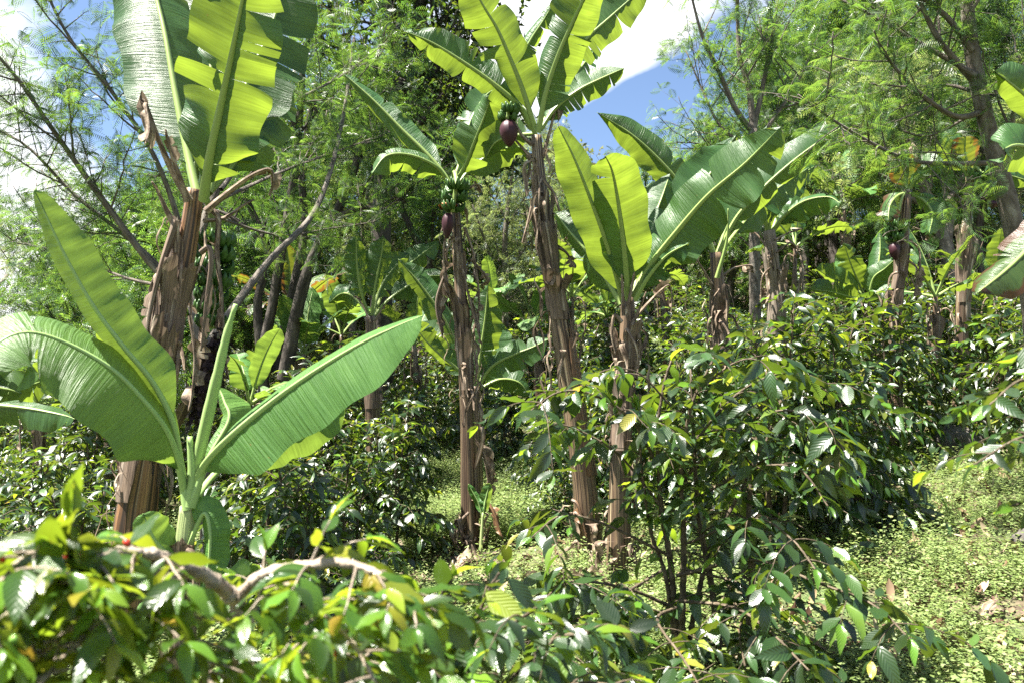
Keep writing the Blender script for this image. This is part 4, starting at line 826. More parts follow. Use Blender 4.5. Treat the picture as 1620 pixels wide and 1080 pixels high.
plant_m()
def plant_n():
    d = 6.6; tp = lean_trunk([(-70, 900), (-62, 720), (-58, 640)], d)
    B = Banana('young_banana_plant', tp[0], 'low banana plant at the left edge sending level leaves above dark coffee', seed=14)
    B.trunk(tp, [.10, .09, .05], M_STEM, 20)
    L = B.leaf_px
    L([(-58, 645), (-20, 640), (40, 645), (95, 655), (118, 662)], (d, d - .3), .1, .17, 1, 0, .1, (1, 2), prad=.02); L([(-58, 645), (-20, 615), (10, 615), (35, 622)], (d, d + .2), .12, .14, .6, .2, .1, 1, prad=.02); L([(-58, 640), (-40, 600), (-10, 575), (25, 580)], (d, d + .2), .12, .2, .6, .2, .1, (1, 3), prad=.02)
    L([(-58, 640), (-30, 560), (20, 520), (75, 515), (110, 535)], (d + .4, d + 1.2), .12, .16, .6, .3, .1, (1, 3), prad=.02); L([(-58, 642), (-10, 630), (45, 610), (72, 600)], (d + .6, d + 1.4), .2, .2, .3, .3, .1, (2, 3), prad=.02)
plant_n()
# smaller bananas farther up the slope, each with its own look
BG = [  # px, crown py, depth, leaves, length, width, label
    (395, 640, 10.5, 6, 1.0, .2, 'small banana plant in shade just right of the dried flower stalk', M_BAN_Y),
    (480, 560, 14, 7, 1.3, .22, 'low banana plant at the foot of the dark trunks, pale leaf upright', M_BAN_Y),
    (462, 500, 16.5, 7, 1.6, .22, 'banana plant with yellowed leaves between the dark tree trunks', M_BAN_W),
    (540, 530, 17, 7, 1.6, .26, 'banana plant in the gap right of the dark trunks', M_BAN_Y),
    (655, 545, 14.5, 7, 1.4, .22, 'short banana plant between the upright-leaf banana and the central stem', M_BAN),
    (845, 520, 15, 8, 1.2, .2, 'small banana plant with pale arched leaves between the two tall stems', M_BAN_Y),
    (905, 470, 14, 7, 1.3, .22, 'banana plant with a small dark bunch just right of the leaning stem', M_BAN),
    (960, 500, 17, 7, 1.2, .2, 'sapling banana plant in coffee just left of the glowing-leaf banana stem', M_BAN_Y),
    (1045, 440, 17, 6, 1.2, .2, 'banana plant with thin bare brown stem below the huge dark leaf', M_BAN),
    (1258, 390, 15, 5, 1.2, .2, 'banana plant with slanting striped stem right of the pale grey stem', M_BAN),
    (1335, 330, 19, 8, 1.9, .28, 'sunlit banana plant high above the low yellow-green clump', M_BAN_Y),
    (1375, 330, 24, 8, 2.0, .28, 'tall backlit banana plant up the slope behind the low clump', M_BAN),
    (1480, 470, 12, 6, 1.3, .2, 'low banana plant with level drooping leaf beside the shaded bunch', M_BAN),
    (1575, 470, 15, 6, 1.6, .24, 'banana plant low down behind the leaning grey tree trunk', M_BAN),
    (60, 640, 13, 7, 1.4, .22, 'far small banana plant seen past the left edge leaves', M_BAN),
    (175, 610, 12, 7, 1.2, .2, 'small banana plant left of the peeling stem in the shade', M_BAN),
    (780, 480, 19, 7, 1.3, .2, 'faint far banana plant right of the central brown stem', M_BAN_Y),
]
def bg_bananas():
    for i, (px, py, d, k, ln, wd, lab, mt) in enumerate(BG):
        b = G(px + (12 if i % 3 else -10), d); b[2] -= .05; top = P(px, py, d); top[2] = max(top[2], b[2] + .35)
        B = Banana('banana_plant', b, lab, seed=40 + i, leafmat=mt)
        r = .058 + .014 * (i % 3); B.trunk([b, (b + top) / 2 + (.03, 0, 0), top], [r * 1.25, r, r * .55], (M_STEM, M_STEM_P, M_STEM_O)[i % 3], 20)
        B.crown_gen(k, ln, wd, i * 1.3, .35, 1.4, 5)
        for q in range(3): B.dead_gen(i + q * 2.1, .22, .7, .07)
        B.rags(12, .45, 1, (.12, .35), (.01, .03))
        if top[2] - b[2] > .9: B.sheath(.45, .85, -1.5, 2, .07, .05)
        if i in (6,): B.bunch(top + (-.15, -.1, -.1), top + (-.16, -.1, -.5), 3, .1, .13, 7); B.bud(top + (-.16, -.1, -.55), top + (-.16, -.1, -.75), .06)
bg_bananas()
# ------------------------------------------------------------------ trees
def tree_px(name, seed, base, label, stems, d, limbs, k, L, mat, tmpl, size, bark=M_BARK, levels=1, every=.22, tw=(.3, .7), fr=.09, s0=.3, up=.3):
    b = G(*base); root = thing(name, tuple(b), label, 'tree', 'trees over the plantation'); t = Tree(seed)
    W = lambda pts, dd: [P(x, y, q) for (x, y), q in zip(pts, np.broadcast_to(dd, (len(pts),)) if np.isscalar(dd) else np.interp(np.linspace(0, 1, len(pts)), np.linspace(0, 1, len(dd)), dd))]
    for i, (pts, r0, r1, dd) in enumerate(stems):
        w = W(pts, dd)
        if i == 0: w = [b - (0, 0, .1)] + w
        p = t.stem(w, r0, r1, 36)
        t.limb(p[12:], r0 * .6, max(2, k // 2), L, levels, .35, up, every, tw, fr)
    for pts, r0, r1, dd in limbs:
        p = t.stem(W(pts, dd), r0, r1, 24, 8); t.limb(p, r0, k, L, levels, s0, up, every, tw, fr); t.twigs(p, every, tw, s0, up, fr)
    n = t.build(root, b, tmpl, size, mat, bark)
    return n
N1 = tree_px('shade_tree', 1, (330, 8.8), 'feathery shade tree behind the peeling banana stem, long thin bough slanting up left',
    [([(318, 560), (300, 450), (330, 330), (390, 200), (440, 60), (480, -80)], .075, .03, (8.8, 11)), ([(318, 560), (420, 420), (500, 330), (540, 200), (560, 60)], .05, .02, (8.8, 12.5))], 8.8,
    [([(300, 470), (245, 425), (165, 320), (80, 200), (20, 115), (-60, 30)], .045, .012, (8.8, 8.0)), ([(300, 480), (230, 400), (120, 310), (40, 230), (-40, 190)], .03, .01, (8.8, 8.6)),
     ([(305, 420), (250, 260), (180, 150), (110, 60), (60, -40)], .035, .012, (8.8, 8.4)), ([(330, 340), (440, 372), (520, 362), (600, 350)], .02, .006, (9.5, 12.5)), ([(350, 300), (440, 180), (540, 120), (620, 60)], .03, .01, (9.6, 13)),
     ([(300, 460), (200, 440), (100, 400), (0, 380)], .02, .008, (8.8, 10)), ([(330, 330), (300, 180), (250, 60), (220, -60)], .03, .01, (8.8, 9.4)), ([(340, 320), (450, 270), (560, 230), (640, 200)], .025, .008, (9.6, 13))],
    8, 1.25, M_FEATHER, FT_HI, .23, every=.125, tw=(.3, .6), fr=.07)
N2 = tree_px('shade_tree', 2, (440, 13.5), 'dark multi stemmed shade tree, its leaning trunks crowding left of centre',
    [([(416, 590), (432, 480), (450, 370), (470, 240), (480, 90)], .11, .05, (13.5, 13.5)), ([(450, 600), (475, 470), (505, 385), (550, 300), (585, 180)], .125, .05, (13.5, 13.2)), ([(436, 590), (468, 440), (482, 360), (478, 260), (500, 130)], .10, .04, (14, 14.2)), ([(418, 600), (408, 480), (424, 400), (385, 300), (360, 180)], .09, .04, (13.8, 14))], 13.5,
    [([(440, 420), (400, 370), (360, 340), (320, 330)], .06, .02, (13.5, 13.5)), ([(520, 350), (570, 330), (620, 330), (660, 300)], .06, .02, (13.2, 12.5)), ([(480, 250), (540, 170), (600, 120)], .07, .02, (13.5, 13)), ([(470, 200), (430, 120), (400, 40)], .07, .02, (13.5, 13))],
    9, 2.0, M_FEATHER_D, FT_MID, .33, M_BARKD, every=.27, tw=(.4, .9), fr=.085)
N3 = tree_px('broadleaf_tree', 3, (607, 15.5), 'dark round-leaved tree standing tall behind the central banana stem',
    [([(605, 600), (603, 450), (606, 300), (622, 180), (655, 60), (680, -80)], .26, .10, (15.5, 15.5))], 15.5,
    [([(606, 320), (650, 220), (700, 150), (745, 90)], .10, .03, (15.5, 14.8)), ([(606, 260), (570, 170), (540, 90), (520, 0)], .10, .03, (15.5, 15.5)), ([(620, 200), (690, 110), (735, 20), (760, -60)], .10, .03, (15.5, 15.2)), ([(606, 300), (660, 270), (710, 240), (740, 215)], .07, .02, (15.5, 14.8)), ([(640, 120), (620, 40), (600, -60)], .09, .03, (15.5, 15)), ([(650, 80), (700, 30), (730, -30)], .08, .03, (15.5, 15.6))],
    13, 2.0, M_BROAD, BL_T, .13, M_BARKD, 2, every=.2, tw=(.3, .8), fr=.05)
N5 = tree_px('slender_tree', 5, (1196, 16), 'tall wispy tree with fanning pale limbs against blue sky right of the cloud',
    [([(1195, 520), (1194, 400), (1192, 300), (1191, 205)], .13, .09, (16, 16))], 16,
    [([(1191, 210), (1165, 175), (1140, 120), (1112, 60), (1090, -20)], .06, .02, (16, 15.5)), ([(1191, 205), (1185, 140), (1170, 90), (1166, 10), (1160, -60)], .07, .02, (16, 16)), ([(1192, 205), (1208, 130), (1222, 60), (1235, -30)], .06, .02, (16, 16.3)), ([(1192, 230), (1230, 180), (1262, 130), (1290, 70)], .05, .015, (16, 16)), ([(1191, 240), (1140, 200), (1110, 140), (1085, 80)], .04, .012, (16, 16.5)), ([(1193, 290), (1150, 260), (1110, 230), (1070, 225)], .03, .01, (16, 15.6)), ([(1193, 260), (1240, 235), (1280, 215)], .03, .01, (16, 16))],
    7, 1.6, M_FEATHER, FT_MID, .30, M_BARK, every=.26, tw=(.35, .7), fr=.10, s0=.2, up=.5)
N6 = tree_px('shade_tree', 6, (1655, 7.6), 'leaning grey barked tree at right with long bare boughs reaching left',
    [([(1636, 500), (1612, 400), (1590, 300), (1568, 220), (1549, 140), (1536, 70), (1528, -10), (1520, -120)], .125, .05, (7.6, 7.4))], 7.5,
    [([(1549, 138), (1515, 100), (1480, 55), (1455, 0), (1440, -60)], .035, .012, (7.5, 7.2)), ([(1556, 178), (1515, 185), (1470, 160), (1425, 118), (1380, 60)], .03, .01, (7.5, 7.0)), ([(1575, 258), (1500, 259), (1450, 256), (1405, 240), (1330, 198), (1262, 150)], .026, .008, (7.5, 6.8)),
     ([(1552, 150), (1500, 135), (1440, 140), (1370, 150)], .02, .007, (7.5, 8)), ([(1592, 270), (1600, 200), (1612, 140), (1640, 60)], .03, .012, (7.5, 7.2)), ([(1538, 80), (1490, 20), (1420, -20), (1340, -40)], .03, .01, (7.4, 7.2)), ([(1585, 280), (1540, 318), (1500, 335), (1455, 345)], .014, .005, (7.5, 7.2)), ([(1545, 120), (1440, 60), (1370, 20), (1310, -10)], .028, .008, (7.4, 7.8)), ([(1532, 20), (1570, -30), (1620, -70)], .03, .01, (7.4, 7.4)), ([(1556, 170), (1470, 215), (1400, 200), (1340, 215)], .016, .005, (7.5, 8.2))],
    7, .85, M_FEATHER, FT_HI, .19, M_BARK, every=.13, tw=(.2, .5), fr=.065, s0=.3, up=.15)
N7 = tree_px('bare_limbed_tree', 7, (1512, 19), 'pale trunked tree forking into many thin nearly leafless branches at right',
    [([(1506, 450), (1496, 390), (1470, 320), (1450, 260), (1430, 180)], .22, .07, (19, 19)), ([(1496, 385), (1502, 330), (1494, 270), (1500, 190)], .14, .05, (19, 19.3))], 19,
    [([(1480, 345), (1440, 310), (1400, 280), (1350, 262)], .08, .02, (19, 18.6)), ([(1498, 320), (1540, 260), (1590, 210), (1640, 180)], .08, .02, (19, 19)), ([(1460, 280), (1400, 200), (1360, 150)], .07, .02, (19, 19)), ([(1500, 300), (1540, 290), (1600, 290), (1660, 270)], .06, .02, (19, 18.5)), ([(1470, 300), (1480, 220), (1460, 150)], .06, .02, (19, 19))],
    9, 2.0, M_FEATHER_G, FT_LOW, .4, M_BARK, 2, every=.8, tw=(.4, .9), fr=.5, s0=.2, up=.3)
def gen_tree(name, seed, label, H, Rc, mat, tmpl, size, bark, fr, k=9, levels=2, flat=.0, clear=.3, every=.22, tw=(.45, .95), tr=.16):
    root = thing(name, (0, 0, 0), label, 'tree', 'trees of the woodland behind'); t = Tree(seed); r = t.rng
    p = t.stem([(0, 0, -.2), (r.normal(0, .15), r.normal(0, .15), H * .3), (r.normal(0, .3), r.normal(0, .3), H * .6), (r.normal(0, .4), r.normal(0, .4), H * .86)], tr, tr * .3, 24, 9)
    for i in range(k):
        f = clear + (1 - clear) * (i + .5) / k; j = int(f * 23); a = i * 2.4 + r.normal(0, .3); L = Rc * (1.0 - .55 * abs(f - .55) * (1 if flat == 0 else .3)) * r.uniform(.75, 1.15)
        e = (.25 + .9 * f) * (1 - flat) + .15 + r.normal(0, .12); d = np.array([math.cos(a) * math.cos(e), math.sin(a) * math.cos(e), math.sin(e)])
        q = smooth_path([p[j], p[j] + d * L * .5 + (0, 0, .05 * L), p[j] + d * L + (0, 0, (.16 - .25 * flat) * L)], 16); t.wood.tube(q, np.linspace(tr * .5 * (1.1 - f), .015, 16), 7, 1, True, .06)
        t.limb(q, tr * .4, 6, L * .55, levels - 1, .25, .3, every, tw, fr); t.twigs(q, every, tw, .3, .2, fr)
    t.build(root, (0, 0, 0), tmpl, size, mat, bark); return root
TV = {
 'f': gen_tree('shade_tree', 21, 'feathery mid green shade tree in the woodland behind the plantation', 8.5, 3.0, M_FEATHER, FT_LOW, .42, M_BARKD, .085),
 'u': gen_tree('umbrella_tree', 22, 'flat crowned thin leaved tree in the woodland behind the plantation', 7.5, 4.4, M_FEATHER_G, FT_LOW, .30, M_BARK, .10, 9, 2, .75, .5),
 'g': gen_tree('grey_green_tree', 23, 'dense grey-green feathery tree in the woodland behind the plantation', 7.5, 2.6, M_FEATHER_G, FT_LOW, .30, M_BARK, .08, 12, 2, 0, .12),
 'o': gen_tree('olive_tree', 24, 'olive brown leaved round tree in the woodland behind the plantation', 6.5, 2.8, M_OLIVE, BL_T, .2, M_BARKD, .07, 10, 2, 0, .2),
 'b': gen_tree('broadleaf_tree', 25, 'dark leafy tree in the woodland behind the plantation', 7.5, 2.8, M_BROAD, BL_T, .22, M_BARKD, .07, 10, 2, 0, .25),
 'd': gen_tree('shade_tree', 26, 'deep green feathery tree in the woodland behind the plantation', 9, 3.2, M_FEATHER_D, FT_LOW, .42, M_BARKD, .085, 10, 2, 0, .35),
}
TV['s'] = gen_tree('understory_tree', 27, 'x', 4.2, 2.0, M_FEATHER, FT_LOW, .34, M_BARKD, .095, 12, 2, .1, .04)
TV['t'] = gen_tree('understory_tree', 28, 'x', 3.6, 1.9, M_OLIVE, BL_T, .17, M_BARKD, .06, 12, 2, .1, .04)
used = {}
def put_tree(kind, px, d, s, label=None, rz=None):
    b = G(px, d); src = TV[kind]
    rz = (px * .37 + d) % 6.28 if rz is None else rz
    if kind not in used: used[kind] = 1; src.location = b; src.rotation_euler = (0, 0, rz); src.scale = (s,) * 3; o = src; o['label'] = label or o['label']
    else: o = dup(src, b, rz, s, label)
    return o
WL = {'f': 'feathery mid green shade tree in the woodland behind the plantation', 'u': 'flat crowned thin leaved tree in the woodland behind the plantation', 'g': 'dense grey-green feathery tree in the woodland behind the plantation',
      'o': 'olive brown leaved round tree in the woodland behind the plantation', 'b': 'dark leafy tree in the woodland behind the plantation', 'd': 'deep green feathery tree in the woodland behind the plantation'}
for kind, px, d, s, lab in (
    ('u', 60, 26, 1.0, 'flat crowned grey tree against cloud at far left'), ('u', 175, 33, 1.1, None), ('g', 230, 24, .8, None), ('u', -60, 30, 1.2, None), ('f', 300, 22, .9, None), ('d', 370, 20, .95, None), ('g', 420, 26, 1.1, None),
    ('d', 500, 24, 1.1, None), ('g', 560, 22, 1.0, None), ('o', 540, 34, 1.5, None), ('d', 660, 22, 1.0, None), ('g', 700, 27, 1.2, None),
    ('g', 795, 20, .8, 'grey-green feathery tree filling the gap between the two tall banana stems'), ('g', 850, 25, .85, None), ('o', 935, 26, .74, 'olive brown tree on the skyline below the blue sky gap'), ('g', 985, 30, .62, None), ('o', 1040, 33, .8, None), ('b', 1000, 24, .5, None), ('g', 760, 33, 1.0, None), ('o', 890, 36, .9, None),
    ('f', 1090, 24, .5, None), ('f', 1150, 27, .7, None), ('d', 1270, 23, .85, None), ('f', 1325, 25, 1.15, 'pale sunlit feathery tree above the high sunlit banana plant'), ('g', 1385, 28, 1.2, None), ('f', 1430, 24, 1.1, None), ('u', 1470, 32, 1.3, None), ('f', 1560, 26, 1.1, None), ('g', 1620, 24, 1.2, None), ('u', 1680, 22, 1.2, None),
    ('f', 1230, 33, 1.2, None), ('o', 1330, 38, 1.6, None), ('o', 1530, 38, 1.6, None), ('g', 1120, 38, .8, None), ('f', 90, 15.5, .55, 'feathery tree low behind the tall slender bough at upper left'), ('d', 190, 17, .7, None), ('f', 255, 14.5, .6, 'smaller feathery tree right behind the thick peeling banana stem'), ('f', 400, 24, .9, None), ('d', 120, 20, .8, None), ('b', 210, 26, .9, None), ('d', 270, 18, .75, None), ('b', 350, 30, 1.2, None), ('b', 600, 26, 1.1, None), ('b', 760, 24, .7, None), ('d', 1160, 33, .7, None), ('d', 1220, 20, .6, None), ('b', 1300, 30, 1.1, None), ('d', 1440, 21, .9, None), ('b', 1500, 28, 1.1, None), ('d', 1590, 19, .9, None), ('f', 1400, 20, .7, 'feathery tree with low boughs behind the bananas under the leaning grey tree'), ('d', 640, 34, 1.5, None), ('o', 400, 36, 1.6, None), ('g', 120, 40, 1.3, None)):
    put_tree(kind, px, d, s, lab or WL[kind])
for i, px in enumerate((-40, 40, 130, 215, 330, 420, 520, 600, 690, 770, 850, 930, 1010, 1085, 1160, 1240, 1310, 1390, 1470, 1550, 1630)):
    for j, d in enumerate((24 + (i * 5) % 7, 32 + (i * 3) % 8)):
        kk = 'st'[(i * 3 + j + i // 3) % 2]; put_tree(kk, px + j * 37, d, .8 + .25 * ((i * 7 + j * 3) % 5) / 4, {'s': 'low branched feathery tree filling the woodland behind the plantation', 't': 'low olive leaved bushy tree filling the woodland behind the plantation'}[kk])

# ------------------------------------------------------------------ coffee shrubs
def hero_shrub(seed, base, label, limbs, tmpl=LT_HI, name='coffee_shrub', group='coffee shrubs near the camera', **kw):
    fill = kw.pop('fill', None); fo = np.array([.3, 0, 0]); mat = kw.pop('mat', None); wood = kw.pop('wood', None); b = G(*base); c = Coffee(seed); root = thing(name, tuple(b), label, 'coffee shrub', group)
    for pts, r0, r1, dd, opt in limbs:
        k = len(pts); ds = np.interp(np.linspace(0, 1, k), np.linspace(0, 1, len(dd)), dd) if not np.isscalar(dd) else [dd] * k
        w = [b + (0, 0, -.03) if p == 'base' else P(p[0], p[1], q) for p, q in zip(pts, ds)]
        o = dict(kw); o.update(opt); c.limb(w, r0, r1, **o)
    if fill: c.bush(*fill, o=b + fo)
    c.build(root, b, tmpl, mat, wood); return root, c, b
bare = dict(every=9, spacing=9)
s1, c1, b1 = hero_shrub(31, (375, 1.75), 'coffee shrub in the near left corner with forked grey bare branch and red cherries', [
    (['base', (378, 1300), (374, 1075), (376, 950)], .028, .018, 1.75, dict(every=.6, s0=.5)),
    ([(376, 950), (350, 928), (318, 905), (290, 895), (245, 876), (180, 872), (90, 870)], .017, .007, (1.75, 1.5), dict(s0=.5, upshoots=.2)),
    ([(376, 950), (392, 930), (420, 908), (470, 897), (540, 890), (610, 915), (680, 980)], .015, .005, (1.75, 1.6), dict(s0=.42, upshoots=.2)),
    ([(330, 912), (270, 905), (200, 935), (120, 990), (20, 1060)], .010, .004, (1.7, 1.35), dict(s0=.2, upshoots=.15)),
    ([(290, 900), (190, 960), (120, 1020), (60, 1085)], .007, .004, (1.6, 1.25), dict(s0=.3)),
    ([(240, 880), (270, 960), (310, 1030), (340, 1100)], .006, .004, (1.6, 1.4), dict(s0=.4)),
    ([(430, 905), (500, 960), (560, 1020), (600, 1090)], .006, .003, (1.65, 1.45), dict(s0=.1, upshoots=.1)),
    ([(375, 1010), (350, 1025), (330, 1060), (270, 1120)], .007, .004, (1.75, 1.5), dict(s0=.3, upshoots=.1)),
    ([(376, 1080), (450, 1040), (520, 1030), (600, 1050)], .006, .003, (1.75, 1.8), dict(s0=.1, upshoots=.1)),
    ([(180, 872), (110, 900), (40, 950), (-40, 1010)], .005, .003, (1.5, 1.25), dict(s0=.1, upshoots=.3)),
    ([(90, 870), (40, 880), (0, 920)], .005, .003, (1.5, 1.3), dict(s0=.1)),
    ([(374, 1075), (400, 980), (412, 930), (420, 870)], .004, .003, (1.9, 2.0), dict(s0=.6, young=.33, tl=(.06, .12)))],
    mat=M_COFFEE_L, wood=M_TWIG, L0=.105, every=.05, tl=(.07, .18), droop=.3, spacing=.034, young=.34)
def cherries():
    rng = np.random.default_rng(2)
    for k in range(26):
        i = rng.integers(0, len(c1.LP)); p = c1.LP[i] + rng.normal(0, .006, 3); m = MB(); t = np.linspace(0, 1, 9)
        m.tube(p + np.array([0, 0, 1]) * (t[:, None] - .5) * .016, .0075 * np.sin(np.clip(t, .02, .98) * math.pi) ** .55, 10); m.build('coffee_cherry', M_CHERRY if k % 4 == 0 else M_CHERRY_G, s1, b1)
cherries()
hero_shrub(32, (760, 2.5), 'leafy coffee shrub filling the bottom centre edge with drooping glossy leaves', [
    (['base', (740, 1500), (730, 1250), (735, 1120)], .02, .012, 2.5, dict(s0=.6)),
    ([(735, 1150), (680, 1050), (620, 980), (560, 940)], .01, .004, (2.4, 2.0), {}), ([(735, 1130), (745, 1030), (765, 950), (790, 905)], .01, .004, (2.5, 2.5), {}), ([(735, 1140), (820, 1060), (880, 1010), (940, 1000)], .01, .004, (2.5, 2.3), {}),
    ([(735, 1170), (700, 1090), (640, 1060), (560, 1060)], .01, .004, (2.4, 1.9), {}), ([(735, 1130), (700, 1030), (690, 960), (715, 915)], .008, .004, (2.4, 2.3), {}), ([(735, 1160), (840, 1110), (920, 1080), (990, 1090)], .009, .004, (2.4, 2.1), {}), ([(735, 1140), (790, 1070), (800, 1000), (850, 960)], .008, .004, (2.3, 2.1), {}), ([(735, 1200), (600, 1130), (480, 1090), (420, 1090)], .008, .004, (2.3, 1.8), {})],
    L0=.145, every=.08, tl=(.12, .3), droop=.45, spacing=.06, young=.2, s0=.15)
hero_shrub(33, (1075, 4.5), 'large open coffee shrub right of centre with several thin reddish stems', [
    (['base', (1062, 900), (1046, 800), (1040, 690), (1050, 610), (1062, 570)], .022, .006, 4.5, dict(s0=.5)), (['base', (1082, 870), (1078, 740), (1095, 640), (1130, 565)], .022, .006, (4.5, 4.3), dict(s0=.45)), (['base', (1120, 880), (1170, 780), (1215, 690), (1240, 620)], .018, .005, (4.5, 4.7), dict(s0=.45)), (['base', (1055, 920), (1030, 840), (1015, 740), (1010, 650)], .016, .005, (4.5, 4.5), dict(s0=.6)),
    ([(1042, 740), (1000, 665), (940, 625), (885, 620), (838, 650)], .009, .004, (4.5, 4.1), {}), ([(1045, 800), (980, 720), (915, 680), (860, 665)], .008, .004, (4.5, 4.6), dict(s0=.5)), ([(1078, 760), (1150, 690), (1230, 650), (1300, 665), (1340, 720)], .009, .004, (4.5, 4.2), {}), ([(1082, 800), (1180, 745), (1260, 740), (1310, 800)], .009, .004, (4.5, 4.0), {}),
    ([(1080, 720), (1170, 620), (1250, 590), (1310, 620)], .008, .004, (4.5, 4.9), {}), ([(1070, 910), (1190, 885), (1290, 920), (1380, 955), (1440, 1010)], .011, .004, (4.4, 3.5), dict(s0=.35)), ([(1062, 880), (960, 830), (890, 815), (840, 850)], .009, .004, (4.5, 4.0), dict(s0=.65)), ([(1065, 960), (990, 930), (900, 920), (850, 960)], .010, .004, (4.4, 3.6), dict(s0=.4)),
    ([(1075, 950), (1160, 960), (1220, 1000), (1280, 1060)], .009, .004, (4.3, 3.4), dict(s0=.15)), ([(1070, 960), (1040, 980), (1080, 1040), (1110, 1090)], .009, .004, (4.3, 3.2), dict(s0=.15)), ([(1060, 640), (1010, 590), (960, 585), (920, 610)], .006, .003, (4.5, 4.3), {}), ([(1100, 620), (1160, 575), (1200, 570), (1230, 600)], .006, .003, (4.4, 4.1), {}),
    ([(1050, 900), (950, 960), (880, 1000), (840, 1060)], .008, .004, (4.3, 3.3), dict(s0=.2)), ([(1085, 860), (1190, 820), (1250, 850), (1290, 900)], .008, .004, (4.4, 3.8), dict(s0=.4)), ([(1085, 900), (1180, 930), (1170, 1000), (1180, 1060)], .008, .004, (4.4, 3.9), dict(s0=.5))],
    fill=(1.8, .65, 2, .165, .12, .075, .12), L0=.165, every=.13, tl=(.18, .42), droop=.5, spacing=.075, young=.14, s0=.25)
hero_shrub(34, (1760, 2.9), 'coffee shrub beyond the right edge, one leafy branch poking into view', [
    (['base', (1755, 1200), (1745, 900), (1730, 700)], .02, .012, 2.9, dict(s0=.7)), ([(1735, 760), (1680, 700), (1620, 690), (1540, 735)], .008, .003, (2.9, 2.6), {}), ([(1732, 720), (1680, 630), (1620, 600), (1565, 640)], .008, .003, (2.9, 2.8), {}), ([(1730, 700), (1700, 580), (1650, 530), (1610, 560)], .008, .003, (2.9, 2.9), {}), ([(1740, 800), (1680, 780), (1630, 790), (1600, 800)], .007, .003, (2.9, 2.9), {})],
    L0=.13, every=.11, tl=(.1, .24), droop=.45, spacing=.06, young=.2, s0=.3)
CV = []
for i, (H, Rd, st, L0) in enumerate(((1.75, .85, 3, .165), (2.0, .95, 3, .17), (1.55, .9, 3, .16), (2.2, .9, 3, .18), (1.4, .8, 3, .155))):
    root = thing('coffee_shrub', (0, 0, 0), 'x', 'coffee shrub', 'coffee shrubs in the middle distance'); c = Coffee(60 + i); c.bush(H, Rd, st, L0, .10, .07); c.build(root, (0, 0, 0), LT_MID); CV.append(root)
CF = []
for i, (H, Rd, st, L0) in enumerate(((1.7, 1.0, 3, .19), (1.9, 1.1, 3, .2), (1.5, 1.1, 3, .19))):
    root = thing('coffee_shrub', (0, 0, 0), 'x', 'coffee shrub', 'coffee shrubs on the far slope'); c = Coffee(80 + i); c.bush(H, Rd, st, L0, .12, .10); c.build(root, (0, 0, 0), LT_LOW); CF.append(root)
cnt = {}
def put(V, i, px, d, s, label, group, dz=-.05):
    src = V[i]; b = G(px, d); b[2] += dz; rz = (px * .713 + d * 3.1) % 6.28
    if src.name not in cnt:
        cnt[src.name] = 1; src.location = b; src.rotation_euler = (0, 0, rz); src.scale = (s,) * 3; src['label'] = label; src['group'] = group
    else: dup(src, b, rz, s, label, group)
MIDG = 'coffee shrubs in the middle distance'
for i, px, d, s, lab in (
    (2, 118, 5.7, .82, 'dark coffee shrub left of the thick peeling banana stem'), (0, 20, 5.2, .75, 'shaded coffee shrub at the left edge under the level banana leaves'), (1, 55, 7.8, .8, 'coffee shrub behind the level banana leaves at the left edge'), (3, 165, 8.4, .75, 'coffee shrub seen between the left edge and the thick peeling stem'),
    (1, 405, 6.4, .86, 'coffee shrub just right of the young banana plant stem'), (0, 475, 5.7, .8, 'coffee shrub below the broad pale leaf pointing right'), (2, 550, 6.7, .84, 'glossy coffee shrub left of the grassy clearing'), (4, 575, 5.3, .62, 'low coffee shrub at the lower left rim of the clearing'), (3, 615, 8.0, .8, 'coffee shrub with sunlit top left of the central brown stem'), (1, 520, 8.2, .86, 'coffee shrub beneath the tip of the broad pale leaf'), (0, 430, 9.2, .9, 'coffee shrub behind the dried flower stalk'), (2, 630, 11.3, .85, 'coffee shrub right behind the central brown stem at its left'),
    (2, 872, 10.6, .85, 'coffee shrub between the central stem and the leaning stem'), (4, 890, 8.9, .62, 'low coffee shrub touching the leaning stem from the left'), (0, 800, 12.6, .85, 'coffee shrub behind the weeds of the clearing'), (3, 935, 9.6, .8, 'coffee shrub between the leaning stem and the glowing-leaf banana'), (1, 1010, 9.0, .85, 'coffee shrub directly behind the glowing-leaf banana stem'), (1, 1100, 8.4, 1.0, 'coffee shrub behind the large open coffee shrub on its left side'),
    (3, 1225, 7.2, 1.05, 'coffee shrub with white glinting leaves right behind the large open one'), (1, 1330, 7.5, 1.06, 'broad coffee shrub sunlit on top above the grass'), (2, 1335, 8.4, .98, 'coffee shrub with arching shiny branches at the edge of the grass'), (0, 1290, 9.3, 1.2, 'coffee shrub crested with glossy leaves below the pale grey stem'), (1, 1400, 10.2, 1.15, 'coffee shrub beneath the low yellow-green banana clump'), (2, 1500, 14, 1.3, 'dark coffee shrub overhanging the grey rock'), (0, 1575, 10.8, 1.2, 'shady coffee shrub right of the grey rock'), (3, 1640, 9.4, 1.0, 'coffee shrub at the right edge behind the poking leafy branch'), (4, 1180, 9.8, 1.25, 'coffee shrub around the stem under the long pale leaf')):
    put(CV, i, px, d, s, lab, MIDG)
rngc = np.random.default_rng(9); q = 0
